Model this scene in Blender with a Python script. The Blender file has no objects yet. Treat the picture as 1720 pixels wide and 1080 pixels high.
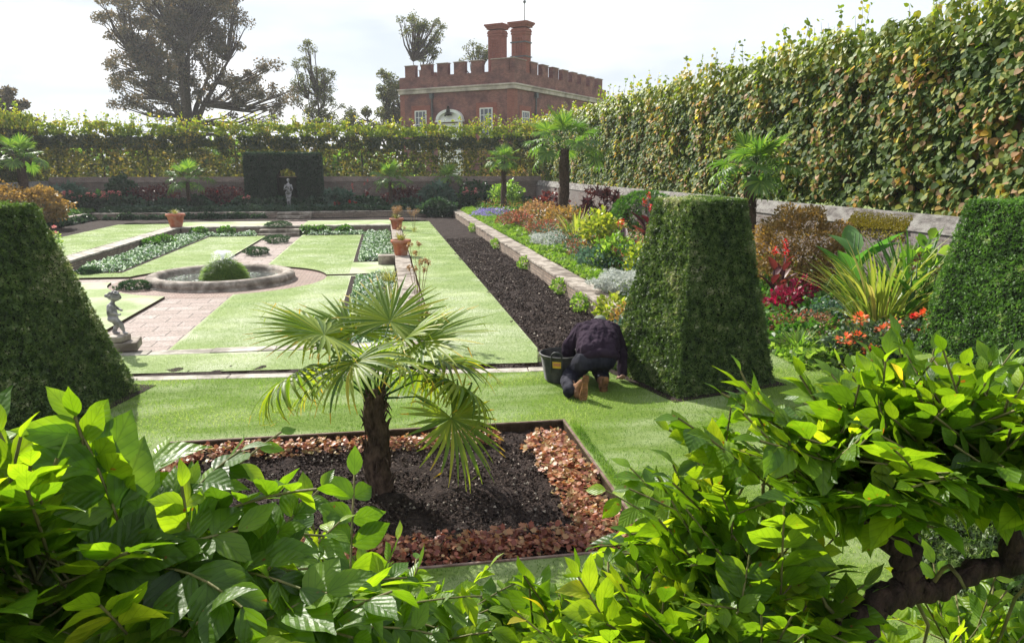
import bpy, bmesh, math, random
import numpy as np
from mathutils import Vector, Matrix, noise

# ------------------------------------------------------------------ camera, sky, sun
sc = bpy.context.scene
COL = sc.collection
R = math.radians
rng = np.random.default_rng(7)
random.seed(7)
F_PX, YAW, PITCH, CAM_Z = 1250.0, R(9.69), math.atan(260 / 1250), 2.5
cam = bpy.data.cameras.new('camera'); camo = bpy.data.objects.new('camera', cam); COL.objects.link(camo)
cam.sensor_width = 36; cam.lens = 36 * F_PX / 1720; cam.clip_start = .05; cam.clip_end = 3000
camo.location = (0, 0, CAM_Z); camo.rotation_euler = (math.pi / 2 - PITCH, 0, -YAW)
sc.camera = camo

SUN_HEAD, SUN_EL = R(-31), R(37)      # heading from +Y towards +X, elevation
sc.view_settings.view_transform = 'Standard'; sc.view_settings.look = 'None'
sc.view_settings.exposure = 1.05; sc.view_settings.gamma = 1
world = bpy.data.worlds.new('World'); sc.world = world; world.use_nodes = True
nt = world.node_tree; nt.nodes.clear()
W = lambda t: nt.nodes.new(t)
wo = W('ShaderNodeOutputWorld'); bg = W('ShaderNodeBackground'); sky = W('ShaderNodeTexSky')
sky.sky_type = 'NISHITA'; sky.sun_disc = False; sky.sun_elevation = SUN_EL; sky.sun_rotation = SUN_HEAD
sky.air_density = 1.0; sky.dust_density = 2.0
tc = W('ShaderNodeTexCoord'); mp = W('ShaderNodeMapping'); mp.inputs['Scale'].default_value = (1.1, 1.1, 4.2)
mp.inputs['Location'].default_value = (.35, .1, .0)
nz = W('ShaderNodeTexNoise'); nz.inputs['Scale'].default_value = 1.5; nz.inputs['Detail'].default_value = 5
nz.inputs['Roughness'].default_value = .45
rp = W('ShaderNodeValToRGB'); rp.color_ramp.elements[0].position = .38; rp.color_ramp.elements[1].position = .56
mx = W('ShaderNodeMix'); mx.data_type = 'RGBA'
nz2 = W('ShaderNodeTexNoise'); nz2.inputs['Scale'].default_value = 2.6; nz2.inputs['Detail'].default_value = 4
rc = W('ShaderNodeValToRGB')
rc.color_ramp.elements[0].position = .45; rc.color_ramp.elements[0].color = (3.75, 4.2, 4.65, 1)
rc.color_ramp.elements[1].position = .62; rc.color_ramp.elements[1].color = (5.45, 5.55, 5.65, 1)
skm = W('ShaderNodeMix'); skm.data_type = 'RGBA'; skm.inputs[0].default_value = .72
skm.inputs[7].default_value = (5.3, 5.6, 5.95, 1)
L = nt.links.new
L(tc.outputs['Generated'], mp.inputs[0]); L(mp.outputs[0], nz.inputs['Vector']); L(mp.outputs[0], nz2.inputs['Vector'])
L(nz.outputs['Fac'], rp.inputs[0]); L(nz2.outputs['Fac'], rc.inputs[0])
L(sky.outputs[0], skm.inputs[6])
L(rp.outputs[0], mx.inputs[0]); L(skm.outputs[2], mx.inputs[6]); L(rc.outputs[0], mx.inputs[7])
L(mx.outputs[2], bg.inputs['Color']); bg.inputs['Strength'].default_value = .095
L(bg.outputs[0], wo.inputs[0])
sl = bpy.data.lights.new('sun', 'SUN'); sl.energy = 4.6; sl.angle = R(.6); sl.color = (1, .95, .86)
so = bpy.data.objects.new('sun', sl); COL.objects.link(so)
sdir = Vector((math.sin(SUN_HEAD) * math.cos(SUN_EL), math.cos(SUN_HEAD) * math.cos(SUN_EL), math.sin(SUN_EL)))
so.rotation_euler = sdir.to_track_quat('Z', 'Y').to_euler()
cy = sc.cycles
cy.max_bounces = 6; cy.diffuse_bounces = 3; cy.glossy_bounces = 2; cy.transmission_bounces = 5; cy.transparent_max_bounces = 6
cy.sample_clamp_indirect = 4; cy.caustics_reflective = False; cy.caustics_refractive = False
cy.use_denoising = True

# ------------------------------------------------------------------ where a pixel of the photo meets a plane
_fw = np.array([math.sin(YAW) * math.cos(PITCH), math.cos(YAW) * math.cos(PITCH), -math.sin(PITCH)])
_rt = np.array([math.cos(YAW), -math.sin(YAW), 0.]); _up = np.cross(_rt, _fw)
_C = np.array([0, 0, CAM_Z])
def _ray(x, y): return _fw + _rt * (x - 860) / F_PX + _up * (540 - y) / F_PX
def gnd(x, y, z=0.):
    d = _ray(x, y); q = _C + d * (z - CAM_Z) / d[2]; return Vector(q)
def at(x, y, Y):
    d = _ray(x, y); return Vector(_C + d * Y / d[1])
def atx(x, y, X):
    d = _ray(x, y); return Vector(_C + d * X / d[0])

# ------------------------------------------------------------------ objects
def tag(o, label=None, cat=None, group=None, kind=None):
    if label: o['label'] = label
    if cat: o['category'] = cat
    if group: o['group'] = group
    if kind: o['kind'] = kind
    return o
def thing(name, label, cat, loc=(0, 0, 0), rz=0, group=None):
    o = bpy.data.objects.new(name, None); COL.objects.link(o)
    o.empty_display_size = .1; o.location = loc; o.rotation_euler = (0, 0, rz)
    return tag(o, label, cat, group)
def link(name, me, parent=None, mat=None):
    o = bpy.data.objects.new(name, me); COL.objects.link(o)
    if mat is not None and not me.materials: me.materials.append(mat)
    if parent: o.parent = parent
    return o
def copy_tree(o, loc, rz=0, scale=1, label=None, cat=None, group=None):
    c = o.copy(); COL.objects.link(c); c.location = loc; c.rotation_euler = (0, 0, rz)
    c.scale = (scale,) * 3 if not hasattr(scale, '__len__') else scale
    if label: c['label'] = label
    if cat: c['category'] = cat
    if group: c['group'] = group
    for ch in list(o.children):
        d = ch.copy(); COL.objects.link(d); d.parent = c
        for g in list(ch.children):
            e = g.copy(); COL.objects.link(e); e.parent = d
    return c

class MB:
    def __init__(s): s.v = []; s.f = []
    def box(s, x0, x1, y0, y1, z0, z1):
        n = len(s.v)
        s.v += [(x0, y0, z0), (x1, y0, z0), (x1, y1, z0), (x0, y1, z0), (x0, y0, z1), (x1, y0, z1), (x1, y1, z1), (x0, y1, z1)]
        s.f += [tuple(n + i for i in q) for q in ((0, 3, 2, 1), (4, 5, 6, 7), (0, 1, 5, 4), (1, 2, 6, 5), (2, 3, 7, 6), (3, 0, 4, 7))]
        return s
    def prism(s, pts, z0, z1):          # convex or simple polygon, counter-clockwise, extruded upwards
        n = len(s.v); k = len(pts)
        s.v += [(p[0], p[1], z0) for p in pts] + [(p[0], p[1], z1) for p in pts]
        s.f.append(tuple(n + k + i for i in range(k))); s.f.append(tuple(n + i for i in reversed(range(k))))
        for i in range(k):
            j = (i + 1) % k; s.f.append((n + i, n + j, n + k + j, n + k + i))
        return s
    def tube(s, pts, rad, n=8, cap=True):
        pts = [Vector(p) for p in pts]; base = len(s.v); m = len(pts)
        for i, p in enumerate(pts):
            d = (pts[min(i + 1, m - 1)] - pts[max(i - 1, 0)]).normalized()
            if i == 0:
                a = Vector((0, 0, 1)) if abs(d.z) < .9 else Vector((1, 0, 0)); u = d.cross(a).normalized()
            else:
                u = u - d * u.dot(d)
                if u.length < 1e-4: u = d.orthogonal()
                u.normalize()
            w = u.cross(d)
            r = rad[i] if hasattr(rad, '__len__') else rad
            for k in range(n):
                t = 2 * math.pi * k / n; s.v.append(tuple(p + (u * math.cos(t) + w * math.sin(t)) * r))
        for i in range(m - 1):
            for k in range(n):
                a = base + i * n + k; b = base + i * n + (k + 1) % n
                s.f.append((a, b, b + n, a + n))
        if cap:
            s.f.append(tuple(base + k for k in reversed(range(n)))); s.f.append(tuple(base + (m - 1) * n + k for k in range(n)))
        return s
    def lathe(s, prof, n=32, c=(0, 0, 0), closed=False):
        b = len(s.v); m = len(prof)
        for r, z in prof:
            for k in range(n):
                t = 2 * math.pi * k / n; s.v.append((c[0] + r * math.cos(t), c[1] + r * math.sin(t), c[2] + z))
        for i in range(m if closed else m - 1):
            j = (i + 1) % m
            for k in range(n):
                q = (k + 1) % n; s.f.append((b + i * n + k, b + i * n + q, b + j * n + q, b + j * n + k))
        return s
    def ball(s, c, r, n=10, m=6):
        if not hasattr(r, '__len__'): r = (r, r, r)
        b = len(s.v)
        for i in range(1, m):
            ph = math.pi * i / m
            for k in range(n):
                t = 2 * math.pi * k / n
                s.v.append((c[0] + r[0] * math.sin(ph) * math.cos(t), c[1] + r[1] * math.sin(ph) * math.sin(t), c[2] - r[2] * math.cos(ph)))
        for i in range(m - 2):
            for k in range(n):
                q = (k + 1) % n; s.f.append((b + i * n + k, b + i * n + q, b + (i + 1) * n + q, b + (i + 1) * n + k))
        s.v.append((c[0], c[1], c[2] - r[2])); s.v.append((c[0], c[1], c[2] + r[2])); e = len(s.v)
        for k in range(n):
            q = (k + 1) % n; s.f.append((e - 2, b + q, b + k)); s.f.append((e - 1, b + (m - 2) * n + k, b + (m - 2) * n + q))
        return s
    def build(s, name, mat, parent=None, smooth=False, bevel=0, uv=True):
        me = bpy.data.meshes.new(name); me.from_pydata(s.v, [], s.f); me.update()
        if smooth: me.polygons.foreach_set('use_smooth', [True] * len(me.polygons))
        if uv: box_uv(me)
        o = link(name, me, parent, mat)
        if bevel:
            b = o.modifiers.new('bevel', 'BEVEL'); b.width = bevel; b.segments = 2; b.limit_method = 'ANGLE'
        return o
def box_uv(me):
    uv = me.uv_layers.new(name='UVMap')
    co = np.empty(len(me.vertices) * 3); me.vertices.foreach_get('co', co); co = co.reshape(-1, 3)
    out = np.empty((len(me.loops), 2))
    for p in me.polygons:
        n = p.normal; ax, ay, az = abs(n.x), abs(n.y), abs(n.z)
        for li in p.loop_indices:
            c = co[me.loops[li].vertex_index]
            if az > ax and az > ay: out[li] = (c[0], c[1])
            elif ax > ay: out[li] = (c[1], c[2])
            else: out[li] = (c[0], c[2])
    uv.data.foreach_set('uv', out.ravel())
def struct(name, mb, mat, **k): return tag(mb.build(name, mat, **k), kind='structure')

# ------------------------------------------------------------------ many small faces in one mesh
def norm(a): return a / np.maximum(np.linalg.norm(a, axis=-1, keepdims=True), 1e-9)
def batch_mesh(name, tpl, pos, dirv, nrm, scale, rnd=None):
    V, Fs, UV = tpl; n = len(pos); m = len(V); V = np.asarray(V, float)
    dirv = norm(np.asarray(dirv, float)); nrm = np.asarray(nrm, float)
    side = norm(np.cross(dirv, nrm)); nn = np.cross(side, dirv)
    scale = np.asarray(scale, float)
    if scale.ndim == 0: scale = np.full(n, float(scale))
    if scale.ndim == 1: scale = np.repeat(scale[:, None], 3, 1)
    P = V[None, :, :] * scale[:, None, :]
    co = pos[:, None, :] + P[:, :, 0:1] * side[:, None, :] + P[:, :, 1:2] * dirv[:, None, :] + P[:, :, 2:3] * nn[:, None, :]
    co = co.reshape(-1, 3)
    if rnd is None: rnd = rng.random(n)
    ks = [len(f) for f in Fs]; fl = np.concatenate([np.array(f) for f in Fs]); L0 = len(fl)
    loops = (fl[None, :] + (np.arange(n) * m)[:, None]).ravel()
    st = np.concatenate([[0], np.cumsum(ks)[:-1]]); starts = (st[None, :] + (np.arange(n) * L0)[:, None]).ravel()
    me = bpy.data.meshes.new(name)
    me.vertices.add(len(co)); me.vertices.foreach_set('co', co.ravel().astype(np.float32))
    me.loops.add(len(loops)); me.loops.foreach_set('vertex_index', loops.astype(np.int32))
    me.polygons.add(len(starts)); me.polygons.foreach_set('loop_start', starts.astype(np.int32))
    try: me.polygons.foreach_set('loop_total', np.tile(ks, n).astype(np.int32))
    except Exception: pass
    me.polygons.foreach_set('use_smooth', np.ones(len(starts), bool))
    uvl = me.uv_layers.new(name='UVMap'); uvc = np.asarray(UV, float)[fl]
    uvl.data.foreach_set('uv', np.tile(uvc, (n, 1)).ravel().astype(np.float32))
    a = me.attributes.new('rnd', 'FLOAT', 'POINT'); a.data.foreach_set('value', np.repeat(rnd, m).astype(np.float32))
    me.update(calc_edges=True); me.validate()
    return me
def batch(name, tpl, mat, pos, dirv, nrm, scale, parent=None, rnd=None):
    return link(name, batch_mesh(name, tpl, pos, dirv, nrm, scale, rnd), parent, mat)
def sph(n):
    a = rng.normal(size=(n, 3)); return norm(a)
# templates: x across, y along the leaf, z out of it
def leaf_tpl(rows, width, fold=.15, curl=.12, wav=0.):
    V = []; UV = []; Fs = []
    for i, (t, w) in enumerate(rows):
        z = -curl * t * t
        for k, sx in enumerate((-1, 0, 1)):
            V.append((sx * w * width, t, z + (abs(sx) * fold * w * width) + wav * math.sin(i * 2.1 + k) * (sx != 0)))
            UV.append((.5 + .5 * sx * w, t))
    for i in range(len(rows) - 1):
        for k in range(2):
            a = i * 3 + k; Fs.append((a, a + 1, a + 4, a + 3))
    return V, Fs, UV
OVAL4 = leaf_tpl([(0, .08), (.35, 1), (.72, .8), (1, .04)], .36)
HEART = leaf_tpl([(0, .55), (.25, 1), (.65, .8), (1, .03)], .46, .12, .1)
CARD = ([(-.4, 0, 0), (.4, 0, 0), (.34, .9, .08), (-.3, 1, -.05)], [(0, 1, 2, 3)], [(0, 0), (1, 0), (1, 1), (0, 1)])
TRI = ([(-.5, 0, 0), (.5, 0, 0), (0, 1, 0)], [(0, 1, 2)], [(0, 0), (1, 0), (.5, 1)])
DIAM = ([(0, 0, 0), (.3, .45, .06), (0, 1, 0), (-.3, .45, .06)], [(0, 1, 2), (0, 2, 3)], [(.5, 0), (1, .5), (.5, 1), (0, .5)])
def fan_tpl(k, w, spread, ln=1.):
    V = []; Fs = []; UV = []
    for i in range(k):
        a = (i / (k - 1) - .5) * spread; b = len(V); l = ln * (1 - .25 * abs(a) / max(spread, .1))
        dx, dy = math.sin(a), math.cos(a)
        V += [(-w * dy, w * dx, 0), (w * dy, -w * dx, 0), (dx * l, dy * l, (-1) ** i * .12)]
        Fs.append((b, b + 1, b + 2)); UV += [(0, 0), (1, 0), (.5, 1)]
    return V, Fs, UV
SPRIG = fan_tpl(4, .19, 2.2)
STAR = fan_tpl(5, .2, 5.0)
def crumb_tpl():
    V = [(0, 0, .6), (.5, .1, 0), (-.1, .5, 0), (-.5, -.1, 0), (.1, -.5, 0)]
    return V, [(0, 1, 2), (0, 2, 3), (0, 3, 4), (0, 4, 1)], [(0, 0)] * 5
CRUMB = crumb_tpl()

# ------------------------------------------------------------------ materials
def new_mat(name):
    m = bpy.data.materials.new(name); m.use_nodes = True; t = m.node_tree; t.nodes.clear()
    o = t.nodes.new('ShaderNodeOutputMaterial'); return m, t, o
def ramp(t, cols, const=False):
    r = t.nodes.new('ShaderNodeValToRGB'); e = r.color_ramp.elements
    if const: r.color_ramp.interpolation = 'CONSTANT'
    while len(e) < len(cols): e.new(.5)
    for i, c in enumerate(cols):
        if len(c) == 4: e[i].position = c[3]; e[i].color = (*c[:3], 1)
        else: e[i].position = i / max(1, len(cols) - 1); e[i].color = (*c, 1)
    return r
def leaf_mat(name, cols, trans=.45, tint=(1.5, 1.7, .7), rough=.45, veins=0, spec=.4, edge=None):
    m, t, o = new_mat(name); N = t.nodes.new; K = t.links.new
    a = N('ShaderNodeAttribute'); a.attribute_name = 'rnd'
    r = ramp(t, cols); K(a.outputs['Fac'], r.inputs[0]); col = r.outputs[0]
    p = N('ShaderNodeBsdfPrincipled'); p.inputs['Roughness'].default_value = rough; p.inputs['Specular IOR Level'].default_value = spec
    if veins:
        uv = N('ShaderNodeUVMap'); sp = N('ShaderNodeSeparateXYZ'); K(uv.outputs[0], sp.inputs[0])
        ab = N('ShaderNodeMath'); ab.operation = 'SUBTRACT'; K(sp.outputs[0], ab.inputs[0]); ab.inputs[1].default_value = .5
        ab2 = N('ShaderNodeMath'); ab2.operation = 'ABSOLUTE'; K(ab.outputs[0], ab2.inputs[0])
        q = N('ShaderNodeMath'); q.operation = 'MULTIPLY_ADD'; K(ab2.outputs[0], q.inputs[0]); q.inputs[1].default_value = -1.1; K(sp.outputs[1], q.inputs[2])
        s = N('ShaderNodeMath'); s.operation = 'MULTIPLY'; K(q.outputs[0], s.inputs[0]); s.inputs[1].default_value = veins
        fr = N('ShaderNodeMath'); fr.operation = 'PINGPONG'; K(s.outputs[0], fr.inputs[0]); fr.inputs[1].default_value = .5
        vn = N('ShaderNodeMapRange'); K(fr.outputs[0], vn.inputs[0]); vn.inputs[1].default_value = .0; vn.inputs[2].default_value = .09; vn.inputs[3].default_value = 1; vn.inputs[4].default_value = 0
        mr = N('ShaderNodeMapRange'); K(ab2.outputs[0], mr.inputs[0]); mr.inputs[1].default_value = .0; mr.inputs[2].default_value = .035; mr.inputs[3].default_value = 1; mr.inputs[4].default_value = 0
        mxv = N('ShaderNodeMath'); mxv.operation = 'MAXIMUM'; K(vn.outputs[0], mxv.inputs[0]); K(mr.outputs[0], mxv.inputs[1])
        geo = N('ShaderNodeNewGeometry'); nzz = N('ShaderNodeTexNoise'); nzz.inputs['Scale'].default_value = 28; K(geo.outputs['Position'], nzz.inputs['Vector'])
        mc = N('ShaderNodeMix'); mc.data_type = 'RGBA'; mc.blend_type = 'MULTIPLY'; mc.inputs[0].default_value = .55
        rr = ramp(t, [(.5, .6, .45, .35), (1.25, 1.2, 1.1, .65)]); K(nzz.outputs['Fac'], rr.inputs[0])
        K(col, mc.inputs[6]); K(rr.outputs[0], mc.inputs[7])
        # brown blotches of age
        nb = N('ShaderNodeTexNoise'); nb.inputs['Scale'].default_value = 60; nb.inputs['Detail'].default_value = 1; K(geo.outputs['Position'], nb.inputs['Vector'])
        rb = ramp(t, [(0, 0, 0, .74), (1, 1, 1, .78)]); K(nb.outputs['Fac'], rb.inputs[0])
        mb = N('ShaderNodeMix'); mb.data_type = 'RGBA'; K(rb.outputs[0], mb.inputs[0]); K(mc.outputs[2], mb.inputs[6]); mb.inputs[7].default_value = (.20, .09, .02, 1)
        mv = N('ShaderNodeMix'); mv.data_type = 'RGBA'; mv.blend_type = 'MULTIPLY'
        sc_ = N('ShaderNodeMath'); sc_.operation = 'MULTIPLY'; K(mxv.outputs[0], sc_.inputs[0]); sc_.inputs[1].default_value = .55
        K(sc_.outputs[0], mv.inputs[0]); K(mb.outputs[2], mv.inputs[6]); mv.inputs[7].default_value = (.45, .5, .4, 1); col = mv.outputs[2]
        bp = N('ShaderNodeBump'); bp.inputs['Strength'].default_value = .32; bp.inputs['Distance'].default_value = .0025
        iv = N('ShaderNodeMath'); iv.operation = 'SMOOTH_MIN' if False else 'SUBTRACT'; iv.inputs[0].default_value = 1
        sm = N('ShaderNodeMapRange'); K(fr.outputs[0], sm.inputs[0]); sm.inputs[2].default_value = .5; sm.inputs[3].default_value = 1; sm.inputs[4].default_value = 0
        K(sm.outputs[0], iv.inputs[1])
        nb2 = N('ShaderNodeTexNoise'); nb2.inputs['Scale'].default_value = 90; nb2.inputs['Detail'].default_value = 2; K(geo.outputs['Position'], nb2.inputs['Vector'])
        hm = N('ShaderNodeMath'); hm.operation = 'MULTIPLY_ADD'; K(nb2.outputs['Fac'], hm.inputs[0]); hm.inputs[1].default_value = 2.2; K(iv.outputs[0], hm.inputs[2]); K(hm.outputs[0], bp.inputs['Height']); K(bp.outputs[0], p.inputs['Normal'])
    K(col, p.inputs['Base Color'])
    if trans:
        mt = N('ShaderNodeMix'); mt.data_type = 'RGBA'; mt.blend_type = 'MULTIPLY'; mt.inputs[0].default_value = 1; mt.clamp_result = False
        K(col, mt.inputs[6]); mt.inputs[7].default_value = (*tint, 1)
        tr = N('ShaderNodeBsdfTranslucent'); K(mt.outputs[2], tr.inputs[0])
        ms = N('ShaderNodeMixShader'); ms.inputs[0].default_value = trans; K(p.outputs[0], ms.inputs[1]); K(tr.outputs[0], ms.inputs[2]); K(ms.outputs[0], o.inputs[0])
    else: K(p.outputs[0], o.inputs[0])
    return m
def nmat(name, c1, c2, scale=5, rough=.8, bump=.3, bscale=None, bdist=.02, spec=.3, c3=None, scale2=None, lo=.35, hi=.65, metal=0, coord='Object', stretch=None):
    m, t, o = new_mat(name); N = t.nodes.new; K = t.links.new
    co = N('ShaderNodeTexCoord'); vec = co.outputs[coord]
    if stretch:
        mpn = N('ShaderNodeMapping'); mpn.inputs['Scale'].default_value = stretch; K(vec, mpn.inputs[0]); vec = mpn.outputs[0]
    n1 = N('ShaderNodeTexNoise'); n1.inputs['Scale'].default_value = scale; n1.inputs['Detail'].default_value = 7; n1.inputs['Roughness'].default_value = .62; K(vec, n1.inputs['Vector'])
    r = ramp(t, [(*c1, lo), (*c2, hi)]); K(n1.outputs['Fac'], r.inputs[0]); col = r.outputs[0]
    if c3:
        n3 = N('ShaderNodeTexNoise'); n3.inputs['Scale'].default_value = scale2 or scale * .3; n3.inputs['Detail'].default_value = 5; K(vec, n3.inputs['Vector'])
        r3 = ramp(t, [(0, 0, 0, .45), (1, 1, 1, .62)]); K(n3.outputs['Fac'], r3.inputs[0])
        mm = N('ShaderNodeMix'); mm.data_type = 'RGBA'; K(r3.outputs[0], mm.inputs[0]); K(col, mm.inputs[6]); mm.inputs[7].default_value = (*c3, 1); col = mm.outputs[2]
    p = N('ShaderNodeBsdfPrincipled'); p.inputs['Roughness'].default_value = rough; p.inputs['Specular IOR Level'].default_value = spec; p.inputs['Metallic'].default_value = metal
    K(col, p.inputs['Base Color'])
    if bump:
        n2 = N('ShaderNodeTexNoise'); n2.inputs['Scale'].default_value = bscale or scale * 4; n2.inputs['Detail'].default_value = 5; K(vec, n2.inputs['Vector'])
        b = N('ShaderNodeBump'); b.inputs['Strength'].default_value = bump; b.inputs['Distance'].default_value = bdist; K(n2.outputs['Fac'], b.inputs['Height']); K(b.outputs[0], p.inputs['Normal'])
    K(p.outputs[0], o.inputs[0]); return m
def brick_mat(name, c1, c2, mortar, w=.225, h=.075, ms=.012, stain=(.12, .1, .09), stain_amt=.5, uv=True, rough=.9, bump=.5, offset=.5, sscale=1.2):
    m, t, o = new_mat(name); N = t.nodes.new; K = t.links.new
    if uv: u = N('ShaderNodeUVMap'); vec = u.outputs[0]
    else: u = N('ShaderNodeTexCoord'); vec = u.outputs['Object']
    b = N('ShaderNodeTexBrick'); b.inputs['Scale'].default_value = 1; b.inputs['Brick Width'].default_value = w; b.inputs['Row Height'].default_value = h
    b.inputs['Mortar Size'].default_value = ms; b.inputs['Color1'].default_value = (*c1, 1); b.inputs['Color2'].default_value = (*c2, 1); b.inputs['Mortar'].default_value = (*mortar, 1)
    b.inputs['Mortar Smooth'].default_value = .2; b.offset = offset; K(vec, b.inputs['Vector'])
    n = N('ShaderNodeTexNoise'); n.inputs['Scale'].default_value = sscale; n.inputs['Detail'].default_value = 8; n.inputs['Roughness'].default_value = .65; K(vec, n.inputs['Vector'])
    r = ramp(t, [(0, 0, 0, .42), (stain_amt,) * 3 + (.68,)]); K(n.outputs['Fac'], r.inputs[0])
    mm = N('ShaderNodeMix'); mm.data_type = 'RGBA'; K(r.outputs[0], mm.inputs[0]); K(b.outputs['Color'], mm.inputs[6]); mm.inputs[7].default_value = (*stain, 1)
    n2 = N('ShaderNodeTexNoise'); n2.inputs['Scale'].default_value = 25; n2.inputs['Detail'].default_value = 5; K(vec, n2.inputs['Vector'])
    r2 = ramp(t, [(.6, .6, .6, .3), (1.25, 1.25, 1.25, .7)]); K(n2.outputs['Fac'], r2.inputs[0])
    m2 = N('ShaderNodeMix'); m2.data_type = 'RGBA'; m2.blend_type = 'MULTIPLY'; m2.inputs[0].default_value = 1; K(mm.outputs[2], m2.inputs[6]); K(r2.outputs[0], m2.inputs[7])
    p = N('ShaderNodeBsdfPrincipled'); p.inputs['Roughness'].default_value = rough; p.inputs['Specular IOR Level'].default_value = .25; K(m2.outputs[2], p.inputs['Base Color'])
    bp = N('ShaderNodeBump'); bp.inputs['Strength'].default_value = bump; bp.inputs['Distance'].default_value = .01
    ma = N('ShaderNodeMath'); ma.operation = 'MULTIPLY_ADD'; K(n2.outputs['Fac'], ma.inputs[0]); ma.inputs[1].default_value = .6
    inv = N('ShaderNodeMath'); inv.operation = 'SUBTRACT'; inv.inputs[0].default_value = 1; K(b.outputs['Fac'], inv.inputs[1]); K(inv.outputs[0], ma.inputs[2])
    K(ma.outputs[0], bp.inputs['Height']); K(bp.outputs[0], p.inputs['Normal']); K(p.outputs[0], o.inputs[0]); return m

M = {}
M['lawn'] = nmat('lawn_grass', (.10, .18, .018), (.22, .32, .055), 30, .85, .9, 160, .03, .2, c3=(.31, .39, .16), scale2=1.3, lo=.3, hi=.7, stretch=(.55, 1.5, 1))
M['far_lawn'] = nmat('dew_sheen_lawn', (.20, .275, .095), (.35, .425, .20), 16, .85, .7, 110, .03, .2, c3=(.47, .51, .34), scale2=.7, lo=.3, hi=.7)  # pale sheen of dewy, backlit grass is put into the colour
M['field'] = nmat('field_grass', (.10, .15, .03), (.2, .24, .06), 1.5, .8, .3, 12, .05)
M['earth'] = nmat('cut_earth', (.035, .022, .014), (.075, .05, .03), 12, .95, .6, 50, .03, .1)
M['soil'] = nmat('dark_soil', (.014, .009, .0085), (.06, .042, .036), 22, .95, 1., 70, .04, .15)
M['crumb'] = leaf_mat('soil_crumb', [(.012, .008, .008, 0), (.035, .024, .02, .6), (.075, .055, .045, .93), (.3, .26, .22, 1)], 0, rough=.95, spec=.15)
M['cornice'] = nmat('cornice_stone', (.42, .35, .30), (.55, .48, .43), 2, .8, .2, c3=(.3, .25, .22), scale2=.8)
M['coping'] = nmat('coping_stone', (.20, .165, .135), (.43, .38, .33), 7, .85, .6, 45, .02, .25, c3=(.13, .105, .085), scale2=2.2)
M['pale_stone'] = nmat('pale_stone', (.30, .27, .23), (.52, .48, .42), 6, .85, .5, 40, .02, .25, c3=(.2, .18, .15), scale2=2.5)
M['paving'] = brick_mat('paving_stone', (.29, .225, .20), (.38, .31, .285), (.08, .065, .055), .72, .46, .014, (.2, .16, .13), .6, uv=False, rough=.8, sscale=2.)
M['ring_paving'] = brick_mat('ring_brick_paving', (.27, .18, .15), (.36, .27, .23), (.1, .08, .07), .22, .11, .01, (.2, .16, .13), .6, uv=False, rough=.85)
M['garden_brick'] = brick_mat('garden_wall_brick', (.11, .075, .068), (.20, .145, .13), (.20, .18, .17), stain=(.22, .205, .20), stain_amt=.85)
M['wall_top'] = nmat('lichened_wall_top', (.07, .062, .058), (.24, .22, .21), 5, .9, .8, 40, .03, .2, c3=(.25, .24, .225), scale2=2.6, stretch=(1, 1, 2.5))
M['dim_brick'] = brick_mat('weathered_brick', (.17, .105, .085), (.26, .185, .15), (.22, .2, .18), stain=(.10, .085, .07), stain_amt=.7)
M['low_brick'] = brick_mat('low_wall_brick', (.23, .165, .125), (.34, .26, .205), (.16, .14, .12), w=.24, h=.085, stain=(.12, .10, .08), stain_amt=.55)
M['house_brick'] = brick_mat('palace_brick', (.20, .068, .055), (.32, .12, .10), (.24, .17, .15), stain=(.08, .04, .048), stain_amt=.9, sscale=.9, bump=.3)
M['red_brick'] = brick_mat('rubbed_red_brick', (.27, .075, .055), (.38, .125, .09), (.24, .13, .11), stain=(.2, .07, .06), stain_amt=.4, bump=.3)
M['quoin'] = brick_mat('quoin_brick', (.28, .085, .06), (.38, .13, .09), (.24, .15, .13), stain=(.16, .06, .055), stain_amt=.5, bump=.3)
M['cap'] = nmat('parapet_coping', (.25, .19, .16), (.4, .33, .29), 4, .85, .4)
M['white'] = nmat('white_paint', (.72, .71, .68), (.8, .79, .77), 3, .5, .05)
M['glass'] = nmat('window_glass', (.03, .035, .045), (.07, .08, .1), 1.5, .06, 0, spec=.8)
M['lead'] = nmat('lead_grey', (.07, .075, .08), (.13, .135, .14), 5, .5, .1)
M['bronze'] = nmat('dark_bronze', (.02, .018, .015), (.05, .045, .035), 6, .4, .3, metal=.6)
M['bark'] = nmat('rough_bark', (.028, .017, .012), (.13, .085, .062), 26, .92, 1., 60, .02, .2, stretch=(1, 1, .45))
M['dark_bark'] = nmat('tree_bark', (.035, .026, .02), (.09, .07, .055), 6, .95, .6, 30, .05, .1)
M['terracotta'] = nmat('terracotta', (.33, .085, .042), (.46, .15, .085), 9, .8, .25, 60, .01, c3=(.42, .2, .14), scale2=4)
M['lead_statue'] = nmat('grey_lead_statue', (.24, .225, .245), (.46, .44, .46), 9, .6, .3, 60, .01, c3=(.10, .10, .09), scale2=5)
M['water'] = None
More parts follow.
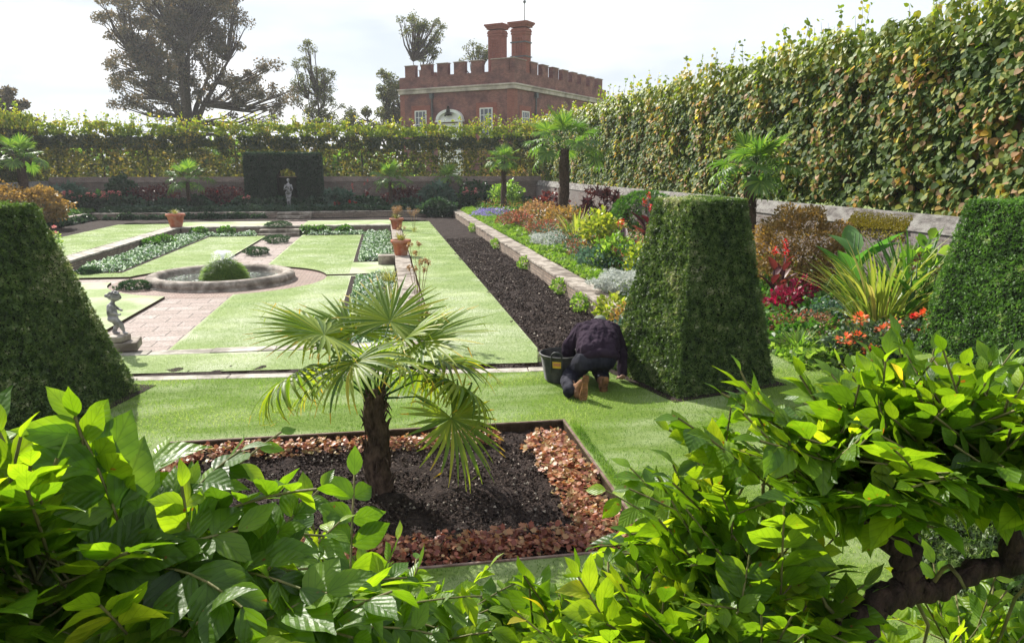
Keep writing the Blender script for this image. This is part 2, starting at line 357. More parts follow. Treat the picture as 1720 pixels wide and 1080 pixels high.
# ------------------------------------------------------------------ water
m, t, o = new_mat('pond_water'); N = t.nodes.new; K = t.links.new
p = N('ShaderNodeBsdfPrincipled'); p.inputs['Base Color'].default_value = (.035, .04, .03, 1); p.inputs['Roughness'].default_value = .08
p.inputs['IOR'].default_value = 1.33; p.inputs['Specular IOR Level'].default_value = .9
co = N('ShaderNodeTexCoord'); n = N('ShaderNodeTexNoise'); n.inputs['Scale'].default_value = 9; n.inputs['Detail'].default_value = 4; K(co.outputs['Object'], n.inputs['Vector'])
b = N('ShaderNodeBump'); b.inputs['Strength'].default_value = 1; b.inputs['Distance'].default_value = .06; K(n.outputs['Fac'], b.inputs['Height']); K(b.outputs[0], p.inputs['Normal']); K(p.outputs[0], o.inputs[0])
M['water'] = m
m, t, o = new_mat('water_spray'); N = t.nodes.new; K = t.links.new
p = N('ShaderNodeBsdfPrincipled'); p.inputs['Base Color'].default_value = (.85, .88, .9, 1); p.inputs['Roughness'].default_value = .2
tr = N('ShaderNodeBsdfTranslucent'); tr.inputs[0].default_value = (.9, .92, .95, 1); ms = N('ShaderNodeMixShader'); ms.inputs[0].default_value = .6
K(p.outputs[0], ms.inputs[1]); K(tr.outputs[0], ms.inputs[2]); K(ms.outputs[0], o.inputs[0]); M['spray'] = m

Z1, Z0, ZL = -.33, -.75, -.69          # outer terrace, sunken paving, sunken lawns
# ------------------------------------------------------------------ ground and terraces
gp = MB(); gp.v = [(-400, -400, -1), (400, -400, -1), (400, 400, -1), (-400, 400, -1)]; gp.f = [(0, 1, 2, 3)]
struct('ground', gp, M['field'])
def yk(x): return 8.93 - .083 * x            # front of the near kerb
def ylawn(x): return 10.56 - .063 * x        # near edge of the outer lawn
ot = MB()
ot.box(-399, 399, 49.6, 399, -.98, -.02); ot.box(10.6, 399, -399, 49.6, -.98, -.02); ot.box(-399, -20.3, -399, 49.6, -.98, -.02)
struct('park_ground', ot, M['field'])
def grid(name, x0, x1, y0, y1, z, cell, amp, mat, fs=3., edge=None):
    nx = max(2, int((x1 - x0) / cell)); ny = max(2, int((y1 - y0) / cell)); V = []; Fs = []
    for j in range(ny + 1):
        for i in range(nx + 1):
            x = x0 + (x1 - x0) * i / nx; y = y0 + (y1 - y0) * j / ny
            h = amp * (noise.fractal(Vector((x * fs, y * fs, z * 7)), .8, 2., 4)) if amp else 0
            V.append((x, y, z + h))
    for j in range(ny):
        for i in range(nx):
            a = j * (nx + 1) + i; Fs.append((a, a + 1, a + nx + 2, a + nx + 1))
    mb = MB(); mb.v = V; mb.f = Fs
    return struct(name, mb, mat, smooth=True, uv=False)
BX0, BX1, BY0, BY1 = -2.02, 1.70, 4.36, 6.93   # the palm bed
def lawn_slab(name, polys, z, mat):
    mb = MB()
    for pl in polys: mb.prism(pl, -.97, z)
    o = struct(name, mb, mat); o.data.materials.append(M['earth'])
    for pg in o.data.polygons:
        if abs(pg.normal.z) < .5: pg.material_index = 1
    return o
XR = 5.7
lawn_slab('near_lawn', [[(-20.3, -6), (BX0, -6), (BX0, yk(BX0)), (-20.3, yk(-20.3))],
                        [(BX0, -6), (BX1, -6), (BX1, BY0), (BX0, BY0)], [(BX0, BY1), (BX1, BY1), (BX1, yk(BX1)), (BX0, yk(BX0))],
                        [(BX1, -6), (XR + 4.9, -6), (XR + 4.9, 3.6), (6.0, 6.3), (5.62, 7.6), (5.55, 8.6), (5.15, 9.3), (4.5, 9.6), (3.93, 9.6), (3.93, yk(3.93)), (BX1, yk(BX1))]], 0, M['lawn'])
grid('palm_bed_soil', BX0, BX1, BY0, BY1, -.10, .045, .05, M['soil'], 4.)
# soil of the outer terrace
grid('far_side_soil', 2.25, 3.95, 9.2, 44., Z1 - .02, .09, .045, M['soil'], 3.)
grid('near_side_soil', -15.7, 2.25, 9.0, 11., Z1 - .02, .09, .04, M['soil'], 3.)
grid('left_side_soil', -15.7, -13.0, 11., 44., Z1 - .02, .12, .03, M['soil'], 3.)
grid('back_soil', -13.0, 2.25, 41.2, 44., Z1 - .02, .12, .03, M['soil'], 3.)
XL = -13.05
yl = ylawn
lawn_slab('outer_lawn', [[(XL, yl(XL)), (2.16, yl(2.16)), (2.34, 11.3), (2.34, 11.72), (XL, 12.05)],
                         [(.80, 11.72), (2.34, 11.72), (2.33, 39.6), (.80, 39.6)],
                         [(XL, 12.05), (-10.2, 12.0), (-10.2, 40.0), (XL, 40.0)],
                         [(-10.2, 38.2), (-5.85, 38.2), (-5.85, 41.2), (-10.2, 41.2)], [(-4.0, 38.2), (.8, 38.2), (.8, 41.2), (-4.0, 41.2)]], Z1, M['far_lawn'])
pv = MB(); pv.box(-10.2, .3, 11.9, 37.6, -.96, Z0)
struct('sunken_path', pv, M['paving'])
pv = MB(); pv.box(-5.84, -4.01, 38.1, 43.9, -.96, Z1 - .03); struct('upper_path', pv, M['paving'])
# sunken lawns with the round pool in the middle
PC = (-4.68, 22.47); RR = 2.95
def arc(a0, a1, r=RR, n=14): return [(PC[0] + r * math.cos(a0 + (a1 - a0) * i / n), PC[1] + r * math.sin(a0 + (a1 - a0) * i / n)) for i in range(n + 1)]
def ang(dx): return math.acos(dx / RR)
aR = ang(.82); sL = math.asin(.42 / RR)
NRq = [(-3.86, 12.1), (.28, 12.1), (.28, 22.6), (PC[0] + RR, 22.62)] + arc(-.02, -aR)[1:]
NLq = [(-9.5, 12.1), (-5.6, 12.1)] + arc(-math.pi + aR, -math.pi + .05)[0:] + [(-9.5, 22.3)]
FRq = [(.28, 23.0), (.28, 37.4), (-3.86, 37.4)] + arc(aR, .16)
FLq = [(-5.5, 37.4), (-9.5, 37.4), (-9.5, 23.45)] + arc(math.pi - .33, math.pi - aR)
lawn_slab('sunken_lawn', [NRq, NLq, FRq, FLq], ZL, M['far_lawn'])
# borders
bs = MB(); bs.prism([(4.42, 9.6), (5.15, 9.35), (5.55, 8.6), (5.65, 7.6), (6.05, 6.3), (10.1, 4.2), (10.1, 49.1), (4.42, 49.1)], -.95, -.02)
bs.box(-20.2, 4.41, 44.35, 49.1, -.95, -.02); bs.box(-20.2, -16.1, 9.0, 44.34, -.95, -.02)
struct('border_soil', bs, M['soil'])

for (cx_, cy_, a_, h_) in ((3.60, 8.28, R(15), .80), (-3.79, 8.30, R(-15), .90), (7.14, 7.07, R(8), 1.0)):
    s = MB(); c_, s_ = math.cos(a_), math.sin(a_)
    s.prism([(cx_ + c_ * x - s_ * y, cy_ + s_ * x + c_ * y) for x, y in ((-h_, -h_), (h_, -h_), (h_, h_), (-h_, h_))], -.02, .006); struct('yew_bed_soil', s, M['soil'])
# ------------------------------------------------------------------ low walls
def stones(mb, p0, p1, w, z, th=.07, L=.9, jit=.012):
    """a row of coping stones from p0 to p1, w wide to the left of the run"""
    p0 = Vector((*p0, 0)); p1 = Vector((*p1, 0)); d = (p1 - p0); ln = d.length; d.normalize(); s = Vector((-d.y, d.x, 0)); a = 0
    while a < ln - .05:
        b = min(ln, a + L * random.uniform(.7, 1.3)); j = random.uniform(-jit, jit); zz = z + random.uniform(-.006, .006)
        q = [p0 + d * (a + .004) + s * j, p0 + d * (b - .004) + s * j, p0 + d * (b - .004) + s * (w + j), p0 + d * (a + .004) + s * (w + j)]
        mb.prism([(v.x, v.y) for v in q], zz - th, zz); a = b
def low_wall(name, label, p0, p1, w, ztop, zbot, cop='coping', over=.03, L=.9, mortar='low_brick'):
    r = thing(name, label, 'wall', (p0[0], p0[1], zbot))
    q0 = Vector(p0); P1 = (p1[0] - p0[0], p1[1] - p0[1]); H = ztop - zbot
    d = Vector((*P1, 0)).normalized(); s = Vector((-d.y, d.x, 0)); e = Vector((*P1, 0))
    a = s * over; b_ = s * (w - over)
    mb = MB(); mb.prism([(a.x, a.y), ((e + a).x, (e + a).y), ((e + b_).x, (e + b_).y), (b_.x, b_.y)], -.15, H - .07)
    mb.build('brick_face', M[mortar], r)
    mb = MB(); stones(mb, (0, 0), P1, w, H, .068, L); mb.build('coping', M[cop], r, bevel=.012)
    return r
low_wall('retaining_wall', 'long low brick wall with worn stone coping beside the dark soil strip on the right', (4.43, 9.0), (4.43, 43.9), .5, 0, Z1)
low_wall('retaining_wall', 'low brick retaining wall with stone coping at the far end under the statue border', (4.41, 43.92), (-15.6, 43.92), -.45, 0, Z1)
low_wall('retaining_wall', 'low brick wall with stone coping far left beside the yellow shrubs', (-15.65, 9.2), (-15.65, 43.9), .45, 0, Z1)
low_wall('kerb_wall', 'straight pale stone kerb between near lawn and narrow soil strip', (3.92, yk(3.92)), (-20, yk(-20)), -.19, .005, Z1, 'pale_stone', .01, 1.4)
low_wall('pond_wall', 'stone topped wall with terracotta pots standing on it', (.76, 11.75), (.76, 38.1), .46, Z1 + .02, Z0, 'coping')
low_wall('pond_wall', 'stone topped brick wall on the left side of the sunken garden', (-9.5, 12.0), (-9.5, 38.1), .6, Z1 + .02, Z0, 'pale_stone')
low_wall('pond_wall', 'low brick wall with pale coping at the far end of the sunken lawns', (.28, 37.5), (-9.48, 37.5), -.55, Z1 + .02, Z0, 'pale_stone')
low_wall('pond_wall', 'thin pale stone edge along the near end of the sunken lawns', (.29, 11.78), (-9.48, 11.95), -.3, Z1 + .01, Z0, 'pale_stone')
for (y0, z, lab) in ((36.55, Z0, 'low stone steps up from the sunken path at the far wall'), (43.0, Z1, 'low stone steps below the far border wall in front of the statue')):
    r = thing('stone_steps', lab, 'steps', (-4.93, y0, z), 0, 'stone steps on the garden axis')
    for k in range(2): MB().box(-.93, .93, k * .34, .9, .002 + k * .16, .155 + k * .16).build('step', M['coping'], r, bevel=.015)
r = thing('stone_block', 'small square stone block beside the pot wall', 'stone block', (.06, 25.2, Z0)); r2 = MB().box(-.3, .26, -.22, .22, 0, .36).build('block', M['coping'], r, bevel=.02)
tag(r2, None)
# timber edging of the palm bed
r = thing('bed_edging', 'thin weathered metal edging boards round the palm bed', 'edging', (BX0, BY0, -.12))
w_, h_ = BX1 - BX0, BY1 - BY0
M['edging'] = nmat('weathered_edging', (.10, .055, .04), (.24, .17, .14), 9, .8, .3, 40)
for (a, b_, c, d) in ((w_ + .002, w_ + .024, -.022, h_ + .024), (-.024, -.002, -.022, h_ + .024), (-.002, w_ + .002, h_ + .002, h_ + .024), (-.002, w_ + .002, -.022, -.002)):
    MB().box(a, b_, c, d, 0, .132).build('edging_board', M['edging'], r, bevel=.004)

# ------------------------------------------------------------------ boundary walls
def tall_wall(name, label, x0, x1, y0, y1, h, mat, along):
    r = thing(name, label, 'wall', (x0, y0, -.05)); W_, D_ = x1 - x0, y1 - y0
    MB().box(0, W_, 0, D_, 0, h - .32).build('brickwork', M[mat], r)
    mb = MB(); o_ = .03
    if along == 'y':
        mb.v = [(-o_, 0, h - .32), (W_ + o_, 0, h - .32), (W_ * .5 + .06, 0, h), (W_ * .5 - .06, 0, h), (-o_, D_, h - .32), (W_ + o_, D_, h - .32), (W_ * .5 + .06, D_, h), (W_ * .5 - .06, D_, h)]
    else:
        mb.v = [(0, -o_, h - .32), (0, D_ + o_, h - .32), (0, D_ * .5 + .06, h), (0, D_ * .5 - .06, h), (W_, -o_, h - .32), (W_, D_ + o_, h - .32), (W_, D_ * .5 + .06, h), (W_, D_ * .5 - .06, h)]
    mb.f = [(0, 1, 2, 3), (7, 6, 5, 4), (0, 3, 7, 4), (3, 2, 6, 7), (2, 1, 5, 6), (1, 0, 4, 5)]
    mb.build('sloping_top', M['wall_top' if along == 'y' else mat], r)
    return r
rw = tall_wall('garden_wall', 'weathered brick wall with sloping lichen crusted top under the right hedge', 10.0, 10.42, 2.0, 49.0, 1.66, 'garden_brick', 'y')
tall_wall('garden_wall', 'dim brick wall behind the far border under the thin hedge', -19.6, 10.42, 49.02, 49.4, 1.93, 'dim_brick', 'x')
tall_wall('garden_wall', 'brick wall closing the garden at far left behind the palm', -20.0, -19.62, 9.0, 49.4, 1.7, 'dim_brick', 'y')
# yellow moss on the near wall top
def mosspatch(y0, y1, n):
    u = rng.random((n, 3)); pos = np.stack([-.05 + .2 * u[:, 0], y0 - 2 + (y1 - y0) * u[:, 1], 1.30 + .30 * u[:, 0] + .01], 1)
    pos[:, 2] -= np.where(rng.random(n) < .35, rng.random(n) * .25, 0) * (pos[:, 0] < 0)
    return batch('moss', CARD, M['moss'], pos, sph(n) + [0, 0, .6], sph(n), .035, rw)
M['moss'] = leaf_mat('yellow_moss', [(.10, .09, .015), (.26, .20, .02), (.32, .26, .05)], .2, rough=.9)
# ------------------------------------------------------------------ palette of leaves
M['yew'] = leaf_mat('yew_sprigs', [(.025, .05, .015, 0), (.08, .135, .035, .4), (.15, .21, .065, .75), (.28, .29, .16, .93), (.42, .40, .30, 1)], .35, rough=.45, spec=.45)
M['yew_lush'] = leaf_mat('yew_sprigs_lush', [(.025, .06, .014, 0), (.08, .17, .035, .4), (.15, .29, .055, .8), (.34, .38, .2, 1)], .4, rough=.5)
M['yew_dark'] = leaf_mat('yew_sprigs_dim', [(.010, .028, .014, 0), (.02, .05, .024, .6), (.04, .085, .045, 1)], .2, rough=.6)
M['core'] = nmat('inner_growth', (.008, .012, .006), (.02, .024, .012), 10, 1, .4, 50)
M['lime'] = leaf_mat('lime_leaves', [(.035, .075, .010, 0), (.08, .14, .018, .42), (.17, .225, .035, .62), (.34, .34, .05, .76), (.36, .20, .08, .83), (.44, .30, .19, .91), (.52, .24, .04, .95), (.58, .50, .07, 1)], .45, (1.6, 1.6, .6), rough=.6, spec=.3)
M['lime_top'] = leaf_mat('lime_leaves_sunlit', [(.09, .15, .015, 0), (.18, .24, .025, .5), (.30, .31, .04, .8), (.42, .30, .05, 1)], .5, (1.7, 1.7, .6), rough=.45)  # lighter copy for the hedge top, sunlight put into the leaf colour
M['lime_far'] = leaf_mat('lime_leaves_far', [(.03, .05, .012, 0), (.08, .09, .022, .5), (.16, .15, .04, .78), (.28, .21, .06, 1)], .5, (1.7, 1.6, .6), rough=.5)
M['lime_dark'] = leaf_mat('lime_leaves_painted_shade', [(.02, .035, .012, 0), (.045, .065, .02, .6), (.10, .10, .03, 1)], .3, (1.4, 1.5, .7), rough=.5)  # darker copy of the lime leaves, shade put into the colour
M['copper'] = leaf_mat('copper_leaves', [(.055, .06, .045, 0), (.11, .105, .07, .5), (.19, .14, .085, 1)], .45, (1.3, 1.1, .7), rough=.6)
M['greentree'] = leaf_mat('tree_leaves', [(.04, .05, .02, 0), (.09, .10, .03, .6), (.18, .15, .05, 1)], .4, rough=.6)
def lm(key, cols, **k): M[key] = leaf_mat(key + '_leaves', cols, **k)
lm('silver', [(.30, .33, .28), (.55, .58, .53), (.7, .72, .68)], trans=.3, tint=(1, 1, 1), rough=.8)
lm('fresh', [(.07, .14, .02), (.15, .25, .04), (.28, .36, .09)], trans=.5)
lm('green', [(.03, .09, .015), (.06, .15, .025), (.12, .22, .04)], trans=.4)
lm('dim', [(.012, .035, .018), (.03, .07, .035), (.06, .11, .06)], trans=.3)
lm('rosegreen', [(.03, .06, .03), (.07, .12, .06), (.14, .18, .12)], trans=.3)
lm('bluegreen', [(.05, .10, .07), (.11, .17, .13)], trans=.35, tint=(1.1, 1.4, 1))
lm('gold', [(.16, .24, .03), (.28, .34, .05), (.46, .46, .09)], trans=.5, tint=(1.3, 1.3, .5))
lm('orange', [(.14, .12, .04, 0), (.28, .19, .07, .4), (.40, .29, .12, 1)], trans=.4, tint=(1.5, 1.2, .5))
lm('peach', [(.16, .13, .05, 0), (.28, .17, .08, .35), (.42, .25, .13, .75), (.5, .38, .2, 1)], trans=.4, tint=(1.3, 1.1, .8))
lm('redmix', [(.10, .09, .03, 0), (.12, .10, .04, .35), (.32, .075, .06, .65), (.40, .21, .14, .85), (.2, .2, .1, 1)], trans=.35, tint=(1.4, .9, .8))
lm('magenta', [(.06, .04, .02, 0), (.14, .01, .03, .3), (.32, .01, .06, .7), (.48, .03, .11, 1)], trans=.4, tint=(1.3, .7, .9))
lm('purple', [(.035, .012, .02), (.09, .03, .035), (.16, .06, .05)], trans=.35, tint=(1.8, .9, .7))
lm('heuchera', [(.20, .06, .04, 0), (.38, .14, .08, .35), (.48, .25, .12, .6), (.48, .34, .17, .8), (.3, .26, .1, 1)], trans=.35, tint=(1.3, 1.1, .7))
lm('heuchera_dark', [(.13, .035, .03, 0), (.27, .085, .055, .4), (.38, .17, .085, .75), (.34, .25, .12, 1)], trans=.35, tint=(1.3, 1.0, .7))
lm('phormium', [(.10, .16, .03, 0), (.22, .28, .06, .4), (.42, .42, .10, .8), (.5, .38, .2, 1)], trans=.35)
lm('palm', [(.05, .11, .015, 0), (.13, .21, .025, .4), (.28, .34, .04, .75), (.5, .42, .05, 1)], trans=.45, tint=(1.6, 1.6, .5), rough=.5, spec=.3)
lm('palm_tip', [(.45, .30, .02), (.55, .4, .04)], trans=.4, tint=(1.3, 1.1, .5))
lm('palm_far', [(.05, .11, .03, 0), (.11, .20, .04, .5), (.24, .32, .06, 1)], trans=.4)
lm('banana', [(.06, .16, .04), (.11, .24, .06)], trans=.45)
lm('straw', [(.25, .18, .08), (.4, .3, .13)], trans=.3, tint=(1, 1, .8), rough=.8)
lm('bedding', [(.06, .13, .045, 0), (.12, .21, .08, .5), (.22, .3, .15, .62), (.55, .6, .58, .68), (.72, .74, .74, 1)], trans=.35, tint=(1.1, 1.3, .9))
lm('coral', [(.75, .14, .05), (.85, .28, .10)], trans=.3, tint=(1.2, .8, .6), rough=.6)
lm('pink', [(.75, .22, .22), (.8, .38, .35)], trans=.3, tint=(1.1, .9, .9), rough=.6)
lm('scarlet', [(.55, .01, .015), (.8, .03, .04)], trans=.35, tint=(1.3, .6, .6), rough=.5)
lm('violet', [(.18, .12, .42), (.45, .4, .7)], trans=.3, tint=(1, 1, 1.2))
lm('drygrass', [(.16, .17, .04), (.3, .27, .08), (.42, .36, .16)], trans=.35)
lm('dew_sheen_grass', [(.16, .25, .07, 0), (.30, .385, .155, .5), (.47, .525, .31, .9), (.60, .63, .46, 1)], trans=.4, tint=(1.15, 1.25, .95), rough=.45)  # pale blades carry the sheen of dew and sky as colour
lm('grass', [(.05, .12, .012, 0), (.13, .23, .03, .45), (.24, .34, .07, .8), (.42, .46, .22, 1)], trans=.45, rough=.45)
mosspatch(7.5, 9.6, 9000) if False else None
mosspatch(13.0, 14.9, 7000)

# ------------------------------------------------------------------ generic plants
def shell_pts(n, r, c=(0, 0, 0), flat=.0, inner=.55, lump=.25, seed=0):
    d = sph(n); k = np.array([1 + lump * noise.noise(Vector(v) * 2.3 + Vector((seed, 3.1, 1.7))) * 1.6 for v in d])
    rr = (inner + (1 - inner) * rng.random(n) ** .5)[:, None] * k[:, None]
    p = d * rr * np.asarray(r); p[:, 2] = np.where(p[:, 2] < -flat * r[2] if flat else False, np.abs(p[:, 2]) * .3, p[:, 2])
    return p + np.asarray(c), d
def bush(name, label, cat, loc, r, mat, n=600, leaf=.05, tpl=OVAL4, group=None, stems=5, inner=.5, lump=.3, up=.3, mats=None):
    o = thing(name, label, cat, loc, 0, group); c = (0, 0, r[2] * .95)
    p, d = shell_pts(n, r, c, 0, inner, lump, loc[0] * 1.3 + loc[1]); p[:, 2] = np.maximum(p[:, 2], .02)
    batch('foliage', tpl, M[mat], p, d + sph(n) * .9 + [0, 0, up - .1], d * .6 + sph(n) * .8 + [0, 0, .4], leaf * (.7 + .6 * rng.random(n)), o)
    if stems:
        mb = MB()
        for k in range(stems):
            a = 2 * math.pi * k / stems; mb.tube([(0, 0, -.03), (math.cos(a) * r[0] * .25, math.sin(a) * r[1] * .25, r[2] * .6), (math.cos(a) * r[0] * .6, math.sin(a) * r[1] * .6, r[2] * 1.3)], [.012 + .01 * r[2], .008 + .006 * r[2], .004], 5)
        mb.build('stem', M['dark_bark'], o, smooth=True)
    return o
def cover(name, label, poly_pts, n, h, leaf, mat, tpl=OVAL4, cat='plants', z=0., kind='stuff', lump=1.2, up=.7):
    """a low uneven carpet of leaves over a box x0,x1,y0,y1"""
    x0, x1, y0, y1 = poly_pts; u = rng.random((n, 3)); x = x0 + (x1 - x0) * u[:, 0]; y = y0 + (y1 - y0) * u[:, 1]
    e = np.minimum(np.minimum(u[:, 0], 1 - u[:, 0]) * (x1 - x0), np.minimum(u[:, 1], 1 - u[:, 1]) * (y1 - y0)); e = np.clip(e / .12, .25, 1)
    hh = np.array([.6 + .8 * noise.noise(Vector((a * lump * 2, b_ * lump * 2, 1.3))) for a, b_ in zip(x, y)])
    keep = rng.random(n) < np.clip(hh * 1.6, .25, 1); x, y, u, hh, e = x[keep], y[keep], u[keep], hh[keep], e[keep]; n = len(x)
    zz = z + h * hh * e * (.35 + .65 * u[:, 2]); nn = sph(n) * .7 + [0, 0, up]
    o = batch(name, tpl, M[mat], np.stack([x, y, zz], 1), sph(n) + [0, 0, .25], nn, leaf * (.7 + .6 * rng.random(n)))
    return tag(o, label, cat, kind=kind)
def blades_mesh(n, ln, w, lean=.5, arch=.5, rows=6, spread=.12, seed=1, azr=(0, 2 * math.pi), fold=.2):
    r = np.random.default_rng(seed); V = []; Fs = []; UV = []; rn = []
    for i in range(n):
        a = r.uniform(*azr); L_ = ln * r.uniform(.6, 1.1); le = lean * r.uniform(.15, 1.2); ar = arch * r.uniform(.3, 1.3); b = len(V)
        base = Vector((math.cos(a), math.sin(a), 0)) * spread * r.uniform(0, 1); hd = Vector((math.cos(a), math.sin(a), 0)); sd = Vector((-hd.y, hd.x, 0))
        if r.random() < .5: sd = (sd + hd * r.uniform(-1, 1)).normalized()
        p = base.copy(); th = math.pi / 2 - le; q = r.random(); kink = r.random() < .12
        for j in range(rows + 1):
            t = j / rows; ww = w * (.55 + .9 * t if t < .5 else 1 - (2 * (t - .5)) ** 2 * .97) * (1.0)
            up = hd * -math.sin(th) + Vector((0, 0, 1)) * math.cos(th)
            for s in (-1, 0, 1): V.append(tuple(p + sd * s * ww + up * abs(s) * ww * fold)); UV.append((.5 + s * .5, t)); rn.append(min(1, max(0, q)))
            p = p + (hd * math.cos(th) + Vector((0, 0, 1)) * math.sin(th)) * L_ / rows
            th -= ar / rows * (1 + 2 * t); 
            if kink and j == rows - 2: th -= 1.4
        for j in range(rows):
            for s in range(2): k = b + j * 3 + s; Fs.append((k, k + 1, k + 4, k + 3))
    me = bpy.data.meshes.new('blades'); me.from_pydata(V, [], Fs); me.polygons.foreach_set('use_smooth', [True] * len(Fs))
    uv = me.uv_layers.new(name='UVMap'); li = [UV[v] for f in Fs for v in f]; uv.data.foreach_set('uv', np.array(li).ravel())
    at_ = me.attributes.new('rnd', 'FLOAT', 'POINT'); at_.data.foreach_set('value', rn); me.update(); return me
def sword_plant(name, label, loc, n, ln, w, mat, seed, lean=.5, arch=.5, group=None, spread=.15, cat='plant', part='leaf_blades'):
    o = thing(name, label, cat, loc, 0, group); link(part, blades_mesh(n, ln, w, lean, arch, 6, spread, seed), o, M[mat]); return o

# ------------------------------------------------------------------ clipped yews
def topiary(label, x0, x1, y0, y1, h, tx0, tx1, ty0, ty1, mat='yew', rz=0, n=52000, top_mat=None, seed=0, cat='topiary', name='clipped_yew', sprig=.0215):
    cx, cy_ = (x0 + x1) / 2, (y0 + y1) / 2; o = thing(name, label, cat, (cx, cy_, 0), rz)
    B = [Vector(v) for v in ((x0 - cx, y0 - cy_, 0), (x1 - cx, y0 - cy_, 0), (x1 - cx, y1 - cy_, 0), (x0 - cx, y1 - cy_, 0))]
    T = [Vector(v) for v in ((tx0 - cx, ty0 - cy_, h), (tx1 - cx, ty0 - cy_, h), (tx1 - cx, ty1 - cy_, h), (tx0 - cx, ty1 - cy_, h))]
    faces = [(B[0], B[1], T[1], T[0]), (B[1], B[2], T[2], T[1]), (B[2], B[3], T[3], T[2]), (B[3], B[0], T[0], T[3]), (T[0], T[1], T[2], T[3])]
    ars = []
    for f in faces: ars.append(((f[1] - f[0]).cross(f[3] - f[0]).length + (f[1] - f[2]).cross(f[3] - f[2]).length) / 2)
    P = []; Nn = []
    for f, a in zip(faces, ars):
        k = int(n * a / sum(ars)); u = rng.random((k, 2)); q = [np.array(v) for v in f]
        # area-true for the trapezoid
        wb = (f[1] - f[0]).length; wt = (f[2] - f[3]).length
        v = u[:, 1]; keep = rng.random(k) < (wb + (wt - wb) * v) / max(wb, wt) + .02; u = u[keep]; v = u[:, 1:2]; s = u[:, 0:1]
        p = (q[0] * (1 - s) + q[1] * s) * (1 - v) + (q[3] * (1 - s) + q[2] * s) * v
        nn = Vector(np.cross(q[1] - q[0], q[3] - q[0])).normalized(); P.append(p); Nn.append(np.repeat(np.array(nn)[None], len(p), 0))
    P = np.concatenate(P); Nn = np.concatenate(Nn); k = len(P)
    d = np.array([noise.fractal(Vector(v) * 3.2 + Vector((seed, 0, 0)), .9, 2, 4) for v in P])
    fine = np.array([noise.noise(Vector(v) * 14 + Vector((0, seed, 0))) for v in P])
    ctr = np.array([0, 0, h * .45]); r = norm(P - ctr)
    P = P + Nn * (d * .022 + fine * .014 - .012 + .03 * (rng.random(k) - .3) + np.where(rng.random(k) < .015, .04, 0))[:, None]
    # round the edges slightly
    dirs = Nn * .45 + sph(k) * .8 + [0, 0, .1]; nrm = Nn * .8 + sph(k) * .8
    brown = np.array([noise.noise(Vector(v) * 1.7 + Vector((seed * 3., 1, 4))) for v in P]); rnd = np.clip(rng.random(k) * .55 + .15 + fine * .45 + d * .25 + np.clip(brown - .25, 0, 1) * 1.2, 0, 1)
    batch('foliage', SPRIG, M[mat], P, dirs, nrm, sprig * (.6 + .7 * rng.random(k)), o, rnd)
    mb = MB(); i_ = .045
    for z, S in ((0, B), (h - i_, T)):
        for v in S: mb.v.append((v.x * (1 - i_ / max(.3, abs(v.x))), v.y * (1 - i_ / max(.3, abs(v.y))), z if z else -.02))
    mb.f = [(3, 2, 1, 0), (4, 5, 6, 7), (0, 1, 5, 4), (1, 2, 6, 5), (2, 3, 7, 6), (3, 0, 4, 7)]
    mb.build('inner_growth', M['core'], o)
    return o
topiary('tall clipped yew pyramid with flat top beside the kneeling gardener', 2.90, 4.30, 7.56, 9.0, 2.13, 3.25, 4.0, 7.9, 8.60, 'yew', R(15), 130000, seed=1)
topiary('tall clipped dark yew pyramid at the left edge, beside the boy statue', -4.60, -2.98, 7.60, 9.0, 2.12, -4.30, -3.60, 7.98, 8.55, 'yew', R(-15), 130000, seed=5)
topiary('clipped yew pyramid at the right edge next to the orange dahlias', 6.24, 8.05, 6.25, 7.9, 2.13, 6.54, 7.7, 6.75, 7.6, 'yew_lush', R(8), 120000, seed=9)
topiary('low clipped yew seen behind the gnarled branches at bottom right', 3.3, 4.9, 3.35, 4.7, .62, 3.5, 4.7, 3.5, 4.55, 'yew', 0, 30000, seed=13, sprig=.03)

